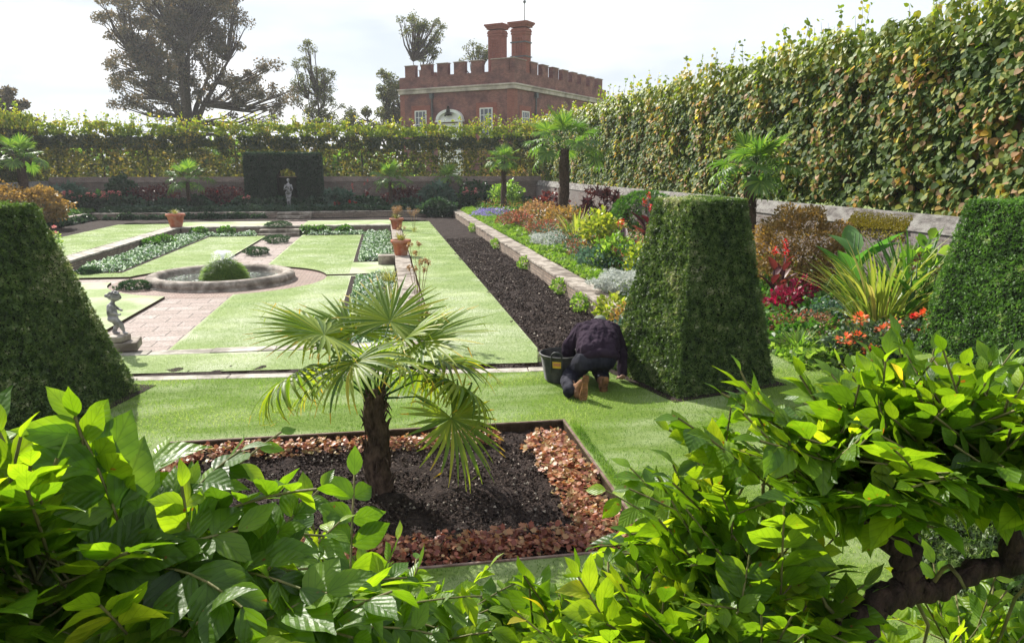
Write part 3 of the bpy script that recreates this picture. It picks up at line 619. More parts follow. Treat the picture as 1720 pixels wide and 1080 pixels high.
# yew niche with arch at the far end
def niche():
    x0, x1, y0, y1, h = -8.05, -3.65, 46.9, 48.1, 3.18; cx = -5.66
    o = thing('yew_arbour', 'dark square clipped yew block with an arched niche, behind the far statue', 'topiary', (cx, y0, 0))
    aw, ah = .58, 1.85
    mb = MB(); X0, X1, D = x0 - cx, x1 - cx, y1 - y0
    mb.box(X0 + .06, -aw, .06, D - .06, 0, h - .06); mb.box(aw, X1 - .06, .06, D - .06, 0, h - .06); 
    k = 10
    for i in range(k):      # stepped arch infill
        a = math.pi * i / k; b_ = math.pi * (i + 1) / k; xa, xb = sorted((aw * math.cos(a), aw * math.cos(b_))); zz = ah + aw * max(math.sin(a), math.sin(b_)) * .9
        mb.box(xa, xb, .06, D - .06, zz, h - .06)
    mb.box(-aw, aw, D - .3, D - .07, 0, 1.85)
    mb.build('inner_growth', M['core'], o)
    n = 30000; u = rng.random((n, 3)); P = np.stack([X0 + (X1 - X0) * u[:, 0], np.zeros(n), h * u[:, 1]], 1)
    hole = (np.abs(P[:, 0]) < aw) & (P[:, 2] < ah + np.sqrt(np.clip(aw ** 2 - P[:, 0] ** 2, 0, None)) * .9); P = P[~hole]; N1 = np.repeat([[0, -1., 0]], len(P), 0)
    n2 = 9000; u = rng.random((n2, 3)); P2 = np.stack([X0 + (X1 - X0) * u[:, 0], D * u[:, 1], np.full(n2, h)], 1); N2 = np.repeat([[0, 0, 1.]], n2, 0)
    n3 = 8000; u = rng.random((n3, 3)); P3 = np.stack([np.where(u[:, 0] < .5, X0, X1), D * u[:, 1], h * u[:, 2]], 1); N3 = np.stack([np.where(u[:, 0] < .5, -1., 1.), np.zeros(n3), np.zeros(n3)], 1)
    P = np.concatenate([P, P2, P3]); Nn = np.concatenate([N1, N2, N3]); k = len(P)
    P += Nn * (.06 * rng.random((k, 1)) - .02); P[:, 2] += np.where(Nn[:, 2] > .5, .12 * rng.random(k) ** 2, 0)
    batch('foliage', SPRIG, M['yew_dark'], P, Nn * .7 + sph(k) * .7, sph(k), .075 * (.6 + .7 * rng.random(k)), o)
niche()

# ------------------------------------------------------------------ hedges
def lime_hedge(name, label, P0, P1, depth, z0, z1, dens, leaf, mat, topmat, topz, face='low', sprouts=60, thin=None, ztop_wob=.25, trunk_step=2.4, near=None, inner=.45):
    """a clipped hedge on stems between P0 and P1; depth to the left of the run"""
    p0 = np.array([*P0, 0.]); p1 = np.array([*P1, 0.]); d = p1 - p0; ln = np.linalg.norm(d); d /= ln; s = np.array([-d[1], d[0], 0])
    o = thing(name, label, 'hedge', (P0[0], P0[1], 0))
    def make(part, n, za, zb, mt, w_lo=0., lf=leaf, front=.5):
        a = rng.random(n) * ln
        if near is not None:                     # more, smaller leaves where the hedge is close
            a = ln * rng.random(n) ** near
        z = za + (zb - za) * rng.random(n)
        g = np.array([noise.fractal(Vector((x * .8, y * 1.0, 2.2)), .9, 2, 3) for x, y in zip(a, z)])
        gap = np.array([noise.noise(Vector((x * 2.1, y * 2.1, 9.2))) for x, y in zip(a, z)])
        keep = rng.random(n) < np.clip(1.05 + gap * 2.3, .04, 1); a, z, g, gap = a[keep], z[keep], g[keep], gap[keep]; n = len(a)
        off = np.where(rng.random(n) < front, .16 * rng.random(n) - .22 * g, depth * rng.random(n))
        if thin: 
            q = thin(a, z); k2 = rng.random(n) < q; a, z, off, g, gap = a[k2], z[k2], off[k2], g[k2], gap[k2]; n = len(a)
        zz = z + g * ztop_wob * (z - za) / (zb - za)
        P = d[None] * a[:, None] + s[None] * off[:, None]; P[:, 2] = zz
        out = -s[None] * 1.0
        dirs = out * .35 + sph(n) * .55 + [0, 0, -.75]; nr = out * 1.0 + sph(n) * .55 + [0, 0, .45]
        batch(part, HEART, M[mt], P, dirs, nr, lf * (.65 + .7 * rng.random(n)), o, np.clip(rng.random(n) * .85 + g * .30 + .04, 0, 1))
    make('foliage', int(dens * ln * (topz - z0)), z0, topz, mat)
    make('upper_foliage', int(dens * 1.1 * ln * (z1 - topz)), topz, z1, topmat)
    if thin: make('shaded_dense_band', int(dens * .9 * ln * .9), topz - .75, topz + .1, 'lime_dark')  # extra leaves in the darkened colour imitate a shaded band
    # shoots above the cut
    mb = MB(); Pp = []
    for i in range(sprouts):
        a = ln * (random.random() ** (near or 1)); off = random.uniform(0, depth); h_ = random.uniform(.15, .9) * random.uniform(.5, 1); b_ = Vector(p0 * 0 + d * a + s * off); b_.z = z1 - .3
        lean = Vector((random.uniform(-.2, .2), random.uniform(-.2, .2), 1)); mb.tube([b_, b_ + lean * (h_ + .3)], [.008, .003], 4)
        for k in range(int(6 + h_ * 14)): 
            t = random.random(); Pp.append(tuple(b_ + lean * (t * (h_ + .35)) + Vector((random.gauss(0, .05), random.gauss(0, .05), 0))))
    tag(mb.build('shoots', M['dark_bark'], o, smooth=True), kind='stuff')
    Pp = np.array(Pp); n = len(Pp); batch('shoot_leaves', HEART, M[topmat], Pp, sph(n) + [0, 0, -.2], sph(n) + [0, -.3, .2], leaf * (.6 + .6 * rng.random(n)), o)
    k = int(ln / trunk_step)
    mb2 = MB()
    for i in range(k + 1):
        b_ = Vector(d * (trunk_step * i + .4) + s * depth * .5); mb = MB(); mb.tube([b_ + Vector((0, 0, -.3)), b_ + Vector((.04, 0, 1.6)), b_ + Vector((0, .05, z1 * .85))], [.09, .07, .03], 8)
        mb.build('trunk', M['dark_bark'], o, smooth=True)
    for zz in np.arange(z0 + .25, z1 - .4, .5):
        pts = [Vector(d * a + s * depth * .5 + np.array([0, 0, zz + random.uniform(-.06, .06)])) for a in np.linspace(0, ln, k * 2)]
        mb2.tube(pts, .022, 5)
    mb2.build('trained_branches', M['dark_bark'], o, smooth=True)
    if inner:
        n = int(dens * ln * (z1 - z0) * inner); a = ln * rng.random(n) ** (near or 1); P = d[None] * a[:, None] + s[None] * (depth * (.45 + .25 * rng.random(n)))[:, None]; P[:, 2] = z0 + .05 + (z1 - z0 - .3) * rng.random(n)
        batch('inner_leaves', HEART, M[mat], P, sph(n) + [0, 0, -.5], -s[None] + sph(n) * .8, leaf * 1.6, o)
    return o
lime_hedge('lime_hedge', 'tall lime hedge on the right, green leaves turning brown and yellow, above the brick wall', (10.45, 61.0), (10.45, 4.0), 1.5, 1.62, 5.55, 560, .122, 'lime', 'lime_top', 4.75, sprouts=230, near=None, trunk_step=2.2)
def thin_far(a, z):
    base = np.where(z > 3.7, 1.0, .62 + .3 * np.clip((z - 3.2), 0, 1)); win = (np.abs(a - 19.6) < .35) & (z > 2.3) & (z < 3.3); return np.where(win, .12, base)
lime_hedge('lime_hedge', 'long thin lime hedge at the far end with light showing through it', (-22.5, 49.7), (10.6, 49.7), 1.1, 1.85, 5.12, 420, .125, 'lime_far', 'lime_top', 4.4, sprouts=260, thin=thin_far, inner=0, trunk_step=2.6)
lime_hedge('lime_hedge', 'lime hedge at the far left corner behind the palm', (-20.2, 30.0), (-20.2, 49.6), 1.1, 1.6, 5.5, 300, .14, 'lime_far', 'lime_top', 4.6, sprouts=60, inner=.5)

# ------------------------------------------------------------------ trees beyond
def tree(name, label, base, h, blobs, nclus, nleaf, leaf, mat, clus_r=1.2, trunk_r=.45, forks=5, group='trees beyond the hedge', seed=1, flat=.8):
    rd = random.Random(seed); o = thing(name, label, 'tree', base, 0, group); C_ = []
    tot = sum(b_[1][0] * b_[1][1] * b_[1][2] for b_ in blobs)
    for c, r, w in [(Vector(b_[0]), b_[1], b_[1][0] * b_[1][1] * b_[1][2] / tot) for b_ in blobs]:
        for i in range(max(3, int(nclus * w))):
            v = Vector((rd.gauss(0, 1), rd.gauss(0, 1), rd.gauss(0, 1))).normalized() * (rd.random() ** .38)
            C_.append(Vector((c.x + v.x * r[0], c.y + v.y * r[1], c.z + v.z * r[2])))
    mb = MB(); mt = MB(); top = Vector((0, 0, h * .8))
    mt.tube([(0, 0, -1.2), (.05, 0, h * .15), (.1, .1, h * .4), (0, 0, h * .75)], [trunk_r * 1.25, trunk_r, trunk_r * .7, trunk_r * .15], 10)
    limbs = []
    for k in range(forks):
        a = 2 * math.pi * k / forks + rd.uniform(-.4, .4); zt = h * rd.uniform(.12, .35); rr = max(max(abs(b_[0][0]) + b_[1][0] for b_ in blobs) * .45, .5)
        e = Vector((math.cos(a) * rr, math.sin(a) * rr, zt + h * rd.uniform(.25, .5))); m_ = Vector((math.cos(a) * rr * .35, math.sin(a) * rr * .35, zt + h * .15))
        limbs.append((Vector((0, 0, zt)), m_, e)); mt.tube([(0, 0, zt), m_, e], [trunk_r * .6, trunk_r * .42, trunk_r * .12], 7)
    nodes = [l_[0].lerp(l_[1], t_) if t_ < 1 else l_[1].lerp(l_[2], t_ - 1) for l_ in limbs for t_ in (0, .5, 1, 1.4, 1.8)] + [Vector((0, 0, h * t_)) for t_ in (.2, .35, .5, .65)]
    for c in C_:
        q = min(nodes, key=lambda p_: (p_ - c).length + max(0, p_.z - c.z + 1) * 2); m_ = q.lerp(c, .5) + Vector((rd.uniform(-.4, .4), rd.uniform(-.4, .4), -.1 * (c - q).length))
        r_ = .03 + .012 * (c - q).length; mb.tube([q, m_, c], [r_ * 1.6, r_, .015], 5, cap=False)
        for k in range(3):
            e = c + Vector((rd.gauss(0, 1), rd.gauss(0, 1), rd.gauss(0, .5))) * clus_r * .6; mb.tube([m_.lerp(c, .6), e], [.025, .008], 4, cap=False)
    mt.build('trunk', M['dark_bark'], o, smooth=True); mb.build('branches', M['dark_bark'], o, smooth=True)
    per = nleaf // len(C_); P = []
    for c in C_:
        k = int(per * rd.uniform(.5, 1.5)); cr = clus_r * rd.uniform(.6, 1.3)
        v = sph(k) * (rng.random((k, 1)) ** .45) * cr; v[:, 2] *= flat; v[:, 2] -= .12 * (v[:, 0] ** 2 + v[:, 1] ** 2) / cr; P.append(v + np.array(c))
    P = np.concatenate(P); n = len(P)
    batch('crown', CARD, M[mat], P, sph(n), sph(n) + [0, 0, .4], leaf * (.6 + .8 * rng.random(n)), o)
    return o
def base_at(px, Y): q = at(px, 300, Y); return (q.x, q.y, 0)
b = base_at(322, 92)
tree('copper_beech', 'big spreading dark copper tree rising above the far hedge', b, 26, [((-1.2, 0, 16.5), (7.2, 6.5, 9.2), 1), ((3.5, 0, 20.5), (4.6, 5, 6.5), 1), ((7.4, 0, 11.0), (5.2, 4, 3.6), 1), ((-4.2, 0, 11.5), (3.9, 4, 4.6), 1)], 400, 72000, .17, 'copper', .95, .7, 7, seed=3)
b = base_at(540, 92)
tree('slender_tree', 'sparse upright thin tree between the copper tree and the brick house', b, 16, [((-.8, 0, 12.2), (2.2, 1.8, 4.4), 1), ((1.3, 0, 10.3), (1.7, 1.5, 3.6), 1), ((0, 0, 7.6), (2.6, 2.0, 2.2), 1)], 110, 9000, .13, 'greentree', .65, .22, 4, seed=5)
b = base_at(655, 84)
tree('bushy_tree', 'broad green tree just left of the brick house', b, 12, [((.2, 0, 9.8), (1.7, 2, 3.6), 1), ((-2.2, 0, 6.9), (2.8, 2.2, 2.0), 1), ((1.5, 0, 7), (2.5, 2, 2.4), 1)], 90, 16000, .15, 'greentree', .8, .25, 4, seed=8)
b = base_at(716, 88)
tree('open_tree', 'leggy tree with open crown rising behind the battlements', b, 20, [((-.1, 0, 17.4), (2.9, 2, 1.9), 1), ((0, 0, 15.2), (1.8, 1.6, 1.6), 1)], 70, 3600, .15, 'greentree', .55, .2, 4, seed=9)
b = base_at(803, 88)
tree('open_tree', 'small twiggy treetop showing just left of the chimneys', b, 17, [((0, 0, 14.9), (2.0, 1.6, 1.4), 1)], 26, 1300, .14, 'greentree', .5, .18, 3, seed=11)
for i, (px, Y_, r_, mt, lab) in enumerate(((60, 60, (4, 2, 2.1), 'lime_far', 'pale bush added beyond the far hedge, farthest left'), (170, 62, (5, 2, 2.2), 'fresh', 'yellow green bush added beyond the far hedge, second from left'), (290, 61, (4.6, 2, 2.0), 'lime_far', 'yellowing bush added beyond the far hedge, left of the arch'), (395, 62, (4.6, 2, 2.2), 'fresh', 'light green bush added beyond the far hedge, behind the arch'), (500, 61, (4.6, 2, 1.9), 'lime_far', 'yellowing bush added beyond the far hedge, right of the arch'), (600, 60, (4.2, 2, 2.0), 'fresh', 'light green bush added beyond the far hedge, left of the house'))):
    q_ = at(px, 300, Y_); bush('added_bush', lab, 'shrub', (q_.x, Y_, 0), r_, mt, 2600, .34, tpl=CARD, stems=4, group='bushes added beyond the hedge')  # bushes added so the light through the hedge gaps looks yellowish
b = base_at(5, 80)
tree('domed_tree', 'rounded brown treetop at the far left edge', b, 9.5, [((0, 0, 7.2), (3.4, 3, 2.9), 1)], 90, 16000, .22, 'copper', .6, .3, 4, seed=12)
# ------------------------------------------------------------------ fan palms
def frond_mesh(seed, nseg=32, ln=.55, w=.020, spread=R(285), droop=.5, rows=6, tipfrac=.3, cup=.25, fuse_=.52):
    r = random.Random(seed); V = []; Fs = []; UV = []; rn = []; mi = []
    for i in range(nseg):
        a = (i / (nseg - 1) - .5) * spread + r.uniform(-.03, .03); L_ = ln * (1 - .22 * (abs(a) / (spread / 2)) ** 2) * r.uniform(.9, 1.05)
        hd = Vector((math.sin(a), math.cos(a), 0)); sd = Vector((hd.y, -hd.x, 0)); b = len(V); dr = droop * r.uniform(.5, 1.5); ang_ = cup; p = Vector((0, 0, 0))
        brk = r.uniform(.55, .85) if r.random() < .35 + droop * .4 else 2; q = min(1, max(0, r.gauss(.48, .2))); yt = r.random() < tipfrac
        for j in range(rows + 1):
            t = j / rows; ww = min(L_ * t * spread / (nseg - 1) * fuse_, w) * (1 - max(0, t - .5) * 1.85) + .0008
            ww = max(ww, .0012); up = -hd * math.sin(ang_) + Vector((0, 0, 1)) * math.cos(ang_)
            for s in (-1, 0, 1): V.append(tuple(p + sd * s * ww + up * (abs(s) * ww * .55))); UV.append((.5 + .5 * s, t)); rn.append(min(1, q + (.15 if t > .8 else 0)))
            p = p + (hd * math.cos(ang_) + Vector((0, 0, 1)) * math.sin(ang_)) * L_ / rows; ang_ -= dr / rows * (1 + 1.5 * t)
            if t > brk: ang_ -= 1.3; brk = 3
        for j in range(rows):
            for s in range(2): k = b + j * 3 + s; Fs.append((k, k + 1, k + 4, k + 3)); mi.append(1 if (yt and j >= rows - 1) else 0)
    me = bpy.data.meshes.new('fan_blade'); me.from_pydata(V, [], Fs); me.polygons.foreach_set('use_smooth', [True] * len(Fs))
    uv = me.uv_layers.new(name='UVMap'); uv.data.foreach_set('uv', np.array([UV[v] for f in Fs for v in f]).ravel())
    a = me.attributes.new('rnd', 'FLOAT', 'POINT'); a.data.foreach_set('value', rn); me.polygons.foreach_set('material_index', mi); me.update(); return me
def palm(name, label, loc, h, tr, fr, mats=('palm', 'palm_tip'), pet=.4, group=None, seed=1, ms=None, scale=1.):
    """fr: list of (azimuth, elevation of the stalk, tilt of the blade, size, droop)"""
    o = thing(name, label, 'palm tree', loc, 0, group); r = random.Random(seed)
    mb = MB(); k = 14; pts = [(0.02 * math.sin(i), .02 * math.cos(i * 1.3), -.05 + (h + .05) * i / k) for i in range(k + 1)]; mb.tube(pts, [tr * (1.3 - .45 * i / k + .08 * math.sin(i * 2.3)) for i in range(k + 1)], 14)
    mb.build('trunk', M['bark'], o, smooth=True)
    mb = MB()       # old leaf bases and fibre
    for i in range(int(60 + h * 60)):
        z = r.random() ** .8 * h; a = r.uniform(0, 6.28); rr = tr * (1.3 - .45 * z / h) * .95; q = Vector((math.cos(a) * rr, math.sin(a) * rr, z)); e = q + Vector((math.cos(a + r.uniform(-.8, .8)) * r.uniform(.01, .05), math.sin(a) * r.uniform(.01, .05), r.uniform(.04, .11) * (1 if r.random() < .75 else -1))) * (1 + tr * 3)
        mb.tube([q, q.lerp(e, .6) + Vector((0, 0, .01)), e], [.014 * (.5 + tr * 4), .008 * (.5 + tr * 4), .002], 4)
    mb.build('leaf_bases', M['bark'], o)
    ms = ms or [frond_mesh(seed * 10 + i, droop=d_) for i, d_ in enumerate((.25, .6, 1.0))]
    for i, (az, el, tilt, size, dr) in enumerate(fr):
        me = ms[0 if dr < .35 else 1 if dr < .75 else 2]
        if not me.materials: me.materials.append(M[mats[0]]); me.materials.append(M[mats[1]])
        az = R(az); el = R(el); hd = Vector((math.sin(az), math.cos(az), 0)); L_ = pet * size * r.uniform(.85, 1.1)
        d0 = hd * math.cos(el + .35) + Vector((0, 0, math.sin(el + .35))); d1 = hd * math.cos(el - .25) + Vector((0, 0, math.sin(el - .25)))
        p0 = Vector((0, 0, h - .06)) + hd * tr * .5; p1 = p0 + d0 * L_ * .5; p2 = p1 + d1 * L_ * .5
        f = bpy.data.objects.new('frond', me); COL.objects.link(f); f.parent = o
        bd = hd * math.cos(R(tilt)) + Vector((0, 0, math.sin(R(tilt)))); up = (Vector((0, 0, 1)) - bd * bd.z).normalized(); sd = bd.cross(up)
        mt = Matrix((sd, bd, up)).transposed().to_4x4(); roll = r.uniform(-.35, .35)
        f.matrix_local = Matrix.Translation(p2) @ mt @ Matrix.Rotation(roll, 4, 'Y') @ Matrix.Scale(size, 4)
        mb = MB(); mb.tube([p0, p1, p2], [.011, .007, .005], 5); s_ = mb.build('stalk', M['green'], o, smooth=True); s_.data.attributes.new('rnd', 'FLOAT', 'POINT').data.foreach_set('value', [.4] * len(s_.data.vertices))
    o.scale = (scale,) * 3
    return o
# azimuth is measured from straight away from the viewer (+Y) towards the right (+X)
near_fr = [(-165, 40, -20, 1.0, .5), (118, -12, -58, 1.12, .3), (-100, 22, -28, 1.08, .8), (-80, 50, 10, 1.05, .3), (-118, 55, 22, 1.08, .3),
           (88, 48, 16, 1.15, .3), (76, 22, -10, 1.1, .5), (98, 6, -32, 1.05, .8), (150, 45, 0, .85, .5), (-30, 56, 30, 1.0, .3), (25, 60, 34, 1.05, .3), (60, 58, 28, .95, .3),
           (45, 5, -35, .95, .8), (-50, 10, -35, .95, .5), (170, 76, 55, .55, .2)]
near_ms = [frond_mesh(101 + i, nseg=34, ln=.53, w=.0165, fuse_=.48, droop=d_, rows=7, tipfrac=.28, cup=.10) for i, d_ in enumerate((.2, .5, 1.0))]
palm('fan_palm', 'fan palm with shaggy trunk in the middle of the dark soil bed', (-.12, 5.78, -.10), .86, .086, near_fr, pet=.60, seed=3, ms=near_ms)
far_ms = [frond_mesh(301 + i, nseg=26, ln=.50, w=.030, droop=d_, rows=5, tipfrac=0) for i, d_ in enumerate((.3, .7, 1.1))]
def ring_fr(n, seed, size=1.):
    r = random.Random(seed); out = []
    for i in range(n):
        lv = i / n; el = 80 - 105 * lv + r.uniform(-8, 8); out.append((i * 137.5 + r.uniform(-15, 15), el, el - 18 - 20 * lv, size * r.uniform(.85, 1.1), .3 if lv < .35 else .6 if lv < .7 else 1.0))
    return out
q = atx(1262, 345, 8.7)
def palm_at(px, py_top, Y, label, h, tr, size, n, seed, zb=.0, name='fan_palm', group='fan palms in the borders', mats=('palm_far', 'palm_tip')):
    q = at(px, py_top, Y); return palm(name, label, (q.x, q.y, zb), q.z - zb, tr, ring_fr(n, seed, size), pet=.62 * size, seed=seed, ms=far_ms, group=group, mats=mats)
palm_at(1263, 290, 15.2, 'bright green fan palm in front of the right hedge, behind the tall yew', 2.3, .13, .98, 20, 21)
palm_at(948, 250, 30.5, 'biggest fan palm of the right border with a thick shaggy trunk', 3.2, .2, 1.4, 24, 22)
palm_at(846, 272, 41.0, 'small fan palm on a slim dark trunk at the far right corner', 3, .13, 1.0, 20, 23)
palm_at(34, 268, 41.0, 'fan palm on a slim trunk at far left above the yellow shrubs', 3, .2, 1.15, 22, 24)
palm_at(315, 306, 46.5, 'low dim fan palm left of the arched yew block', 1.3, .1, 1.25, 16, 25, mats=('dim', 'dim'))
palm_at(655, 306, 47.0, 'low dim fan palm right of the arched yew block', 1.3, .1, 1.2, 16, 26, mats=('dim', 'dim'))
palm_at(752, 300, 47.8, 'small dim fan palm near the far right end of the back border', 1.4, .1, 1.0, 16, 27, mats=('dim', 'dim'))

# ------------------------------------------------------------------ the brick banqueting house
hc = at(863, 143.6, 62); H0 = (hc.x, hc.y, 0); A1 = R(50.5)
house = thing('banqueting_house', 'red brick castellated house behind the hedge with white sash windows', 'building', H0, 0)
house.rotation_euler = (0, 0, -R(50.5 - 90) + R(0)) if False else (0, 0, 0)
# local frame: left facade runs along e1 from the near corner, right facade along e2
e1 = Vector((math.sin(-A1), math.cos(-A1), 0)); e2 = Vector((math.sin(R(39.5)), math.cos(R(39.5)), 0))
house.rotation_euler = (0, 0, math.atan2(e2.y, e2.x))           # local +x = e2, local +y = e1
LW, LD = 11.6, 19.0; zc = hc.z
def hpart(mb, name, mat, par=house, **k): return mb.build(name, M[mat], par, **k)
mb = MB(); mb.box(0, LD, 0, LW, -.5, zc - .25); hpart(mb, 'wall', 'house_brick')
mb = MB(); mb.box(-.012, .62, -.012, .62, -.4, zc - .26); mb.box(-.012, .5, LW - .5, LW + .012, -.4, zc - .26); hpart(mb, 'corner_bricks', 'quoin')
mb = MB(); mb.box(-.16, LD + .1, -.16, LW + .1, zc - .25, zc + .06); mb.box(-.24, LD + .16, -.24, LW + .16, zc + .06, zc + .2); hpart(mb, 'cornice', 'cornice', bevel=.02)
zp = zc + .2; zcr = zc + 1.18; zt = zc + 2.1
par = MB()
par.box(-.04, LD, -.04, .38, zp, zcr); par.box(-.04, .38, .38, LW, zp, zcr); par.box(LD - .4, LD, .38, LW, zp, zcr); par.box(.38, LD - .4, LW - .4, LW, zp, zcr)
pobj = hpart(par, 'parapet', 'house_brick')
mer = MB(); cap = MB()
def merlon(x0, x1, y0, y1):
    m_ = MB().box(x0, x1, y0, y1, zcr, zt).build('merlon', M['house_brick'], house); MB().box(x0 - .06, x1 + .06, y0 - .06, y1 + .06, zt, zt + .07).build('coping', M['cap'], m_, bevel=.02)
merlon(-.04, 2.0, -.04, .38); merlon(-.04, .38, .44, 2.1)
y = 3.0
while y < LW - .3: y1 = min(LW, y + 1.08); merlon(-.04, .38, y, y1); merlon(LD - .4, LD, y, y1); y += 1.72
x = 2.9
while x < LD - .6: merlon(x, min(LD, x + 1.12), -.04, .38); merlon(x, min(LD, x + 1.12), LW - .4, LW); x += 2.0
mb = MB(); mb.box(.4, LD - .4, .4, LW - .4, zc + .1, zc + .3); hpart(mb, 'roof', 'lead')
def window(face, a, w, ztop, h, label=None):
    """a = distance along the facade to the window centre"""
    def bx(mb, u0, u1, o0, o1, z0, z1):
        if face == 'L': mb.box(o0, o1, u0, u1, z0, z1)
        else: mb.box(u0, u1, o0, o1, z0, z1)
    s = MB(); bx(s, a - w / 2 - .38, a + w / 2 + .38, -.018, .1, ztop - h - .1, ztop + .42); surr = s.build('window_surround', M['red_brick'], house)
    f = MB(); bx(f, a - w / 2, a - w / 2 + .09, -.07, .1, ztop - h, ztop); bx(f, a + w / 2 - .09, a + w / 2, -.07, .1, ztop - h, ztop); bx(f, a - w / 2 + .09, a + w / 2 - .09, -.07, .1, ztop - .09, ztop); bx(f, a - w / 2 + .09, a + w / 2 - .09, -.07, .1, ztop - h, ztop - h + .1)
    for i in (1, 2): u = a - w / 2 + w * i / 3; bx(f, u - .022, u + .022, -.055, .0, ztop - h + .1, ztop - .09)
    n = 6
    for i in range(1, n): z = ztop - h * i / n; t_ = .045 if i == 3 else .02; bx(f, a - w / 2 + .09, a + w / 2 - .09, -.05, .0, z - t_, z + t_)
    fo = f.build('window', M['white'], house); g = MB(); bx(g, a - w / 2 + .05, a + w / 2 - .05, -.03, .05, ztop - h + .05, ztop - .05); g.build('pane', M['glass'], fo)
def along_left(px):     # distance from the corner of the left facade for a photo column
    lo, hi = 0., 14.
    for _ in range(40):
        m_ = (lo + hi) / 2; P_ = np.array([hc.x + e1.x * m_, hc.y + e1.y * m_, 7.]) - _C; X = 860 + F_PX * (P_ @ _rt) / (P_ @ _fw)
        lo, hi = (m_, hi) if X > px else (lo, m_)
    return lo
a1, a2, am = along_left(707), along_left(817), along_left(757)
ztw = at(817, 182, 64).z
window('L', a1, 1.25, ztw, 3.5); window('L', a2, 1.25, ztw, 3.5); window('R', 1.95, 1.25, ztw - .25, 3.3); window('R', 6.2, 1.25, ztw - .25, 3.3)
# door case with a curved pediment
dc = MB(); dw = 1.35; zb = ztw - .85
k = 16; pts_o = [(am + dw * math.cos(math.pi * i / k), zb + .85 * math.sin(math.pi * i / k)) for i in range(k + 1)]; pts_i = [(am + (dw - .28) * math.cos(math.pi * i / k), zb + .60 * math.sin(math.pi * i / k)) for i in range(k + 1)]
for i in range(k):
    n0 = len(dc.v)
    for (y_, z_) in (pts_o[i], pts_o[i + 1], pts_i[i + 1], pts_i[i]): dc.v.append((-.34, y_, z_)); dc.v.append((0, y_, z_))
    dc.f += [(n0, n0 + 2, n0 + 4, n0 + 6), (n0, n0 + 1, n0 + 3, n0 + 2), (n0 + 4, n0 + 5, n0 + 7, n0 + 6)]
dc.box(-.14, 0, am - dw + .2, am + dw - .2, zb - .02, zb + .5); dc.box(-.32, 0, am - dw - .05, am + dw + .05, zb - .2, zb - .02)
dc.box(-.2, 0, am - dw + .1, am - dw + .5, -.2, zb - .2); dc.box(-.2, 0, am + dw - .5, am + dw - .1, -.2, zb - .2)
dco = hpart(dc, 'door_surround', 'white'); MB().box(-.05, .02, am - dw + .5, am + dw - .5, -.2, zb - .3).build('door', M['white'], house)
mb = MB(); mb.ball((-.4, am, zb + .72), (.16, .17, .22)); mb.ball((-.42, am, zb + .48), (.2, .28, .2)); mb.tube([(-.4, am - .35, zb + .35), (-.42, am, zb + .5), (-.4, am + .35, zb + .3)], .08, 7); mb.ball((-.4, am, zb + 1.0), (.1, .1, .12)); hpart(mb, 'bust', 'bronze', smooth=True)
for (xx, yy) in ((-.1, along_left(727)), (3.7, -.1)):
    mb = MB(); mb.tube([(xx, yy, 0), (xx, yy, zc - .7)], .065, 8); mb.box(xx - .16, xx + .16, yy - .16, yy + .16, zc - .72, zc - .3); hpart(mb, 'drainpipe', 'lead')
def chimney(px0, px1, py_top, Y, narrow):
    c = at((px0 + px1) / 2, py_top, Y); r_inv = house.matrix_world
    rel = Vector((c.x - hc.x, c.y - hc.y, 0)); lx, ly = rel.dot(e2), rel.dot(e1); top = c.z; b0 = zc + .3
    w = 1.32; dpt = .95
    mb = MB(); mb.box(lx - dpt / 2, lx + dpt / 2, ly - w / 2, ly + w / 2, b0, top - .75)
    for (z_, e_) in ((top - .95, .05), (top - .75, .07), (top - .62, .02), (top - .38, .1), (top - .24, .18), (top - .12, .26)): mb.box(lx - dpt / 2 - e_, lx + dpt / 2 + e_, ly - w / 2 - e_, ly + w / 2 + e_, z_, z_ + .145)
    mb.box(lx - dpt / 2 - .1, lx + dpt / 2 + .1, ly - w / 2 - .1, ly + w / 2 + .1, b0, b0 + .9)
    o = mb.build('chimney', M['red_brick'], house)
    pn = MB()      # carved panel made of small raised rolls
    rd = random.Random(int(px0))
    for i in range(26):
        zz = b0 + 1.0 + (top - 1.25 - b0 - 1.0) * i / 25
        for s in (-1, 0, 1): pn.box(lx - dpt / 2 - .05, lx - dpt / 2 + .01, ly + s * .24 - rd.uniform(.04, .1), ly + s * .24 + rd.uniform(.04, .1), zz - .03, zz + .035)
    for s in (-1, 1): pn.box(lx - dpt / 2 - .045, lx - dpt / 2 + .01, ly + s * .5 - .05, ly + s * .5 + .05, b0 + .95, top - 1.0)
    pn.build('carved_panel', M['quoin'], o)
    if narrow:
        bn = MB()
        for zz in (top - 1.62, top - 2.75): bn.box(lx - dpt / 2 - .085, lx + dpt / 2 + .085, ly - w / 2 - .085, ly + w / 2 + .085, zz, zz + .09)
        bn.build('iron_band', M['lead'], o)
    return o
chimney(819, 852, 43, 67, False); chimney(857, 894, 39, 64.5, True)
fp = at(881, 0, 80); r = thing('flagpole', 'thin flagpole rising above the right chimney', 'flagpole', (fp.x, fp.y, 0))
mb = MB(); mb.tube([(0, 0, 0), (0, 0, fp.z * .5), (0, 0, fp.z + 1)], [.12, .08, .05], 8); mb.build('pole', M['lead'], r, smooth=True); MB().ball((0, 0, fp.z - .2), .16).build('finial', M['lead'], r, smooth=True)

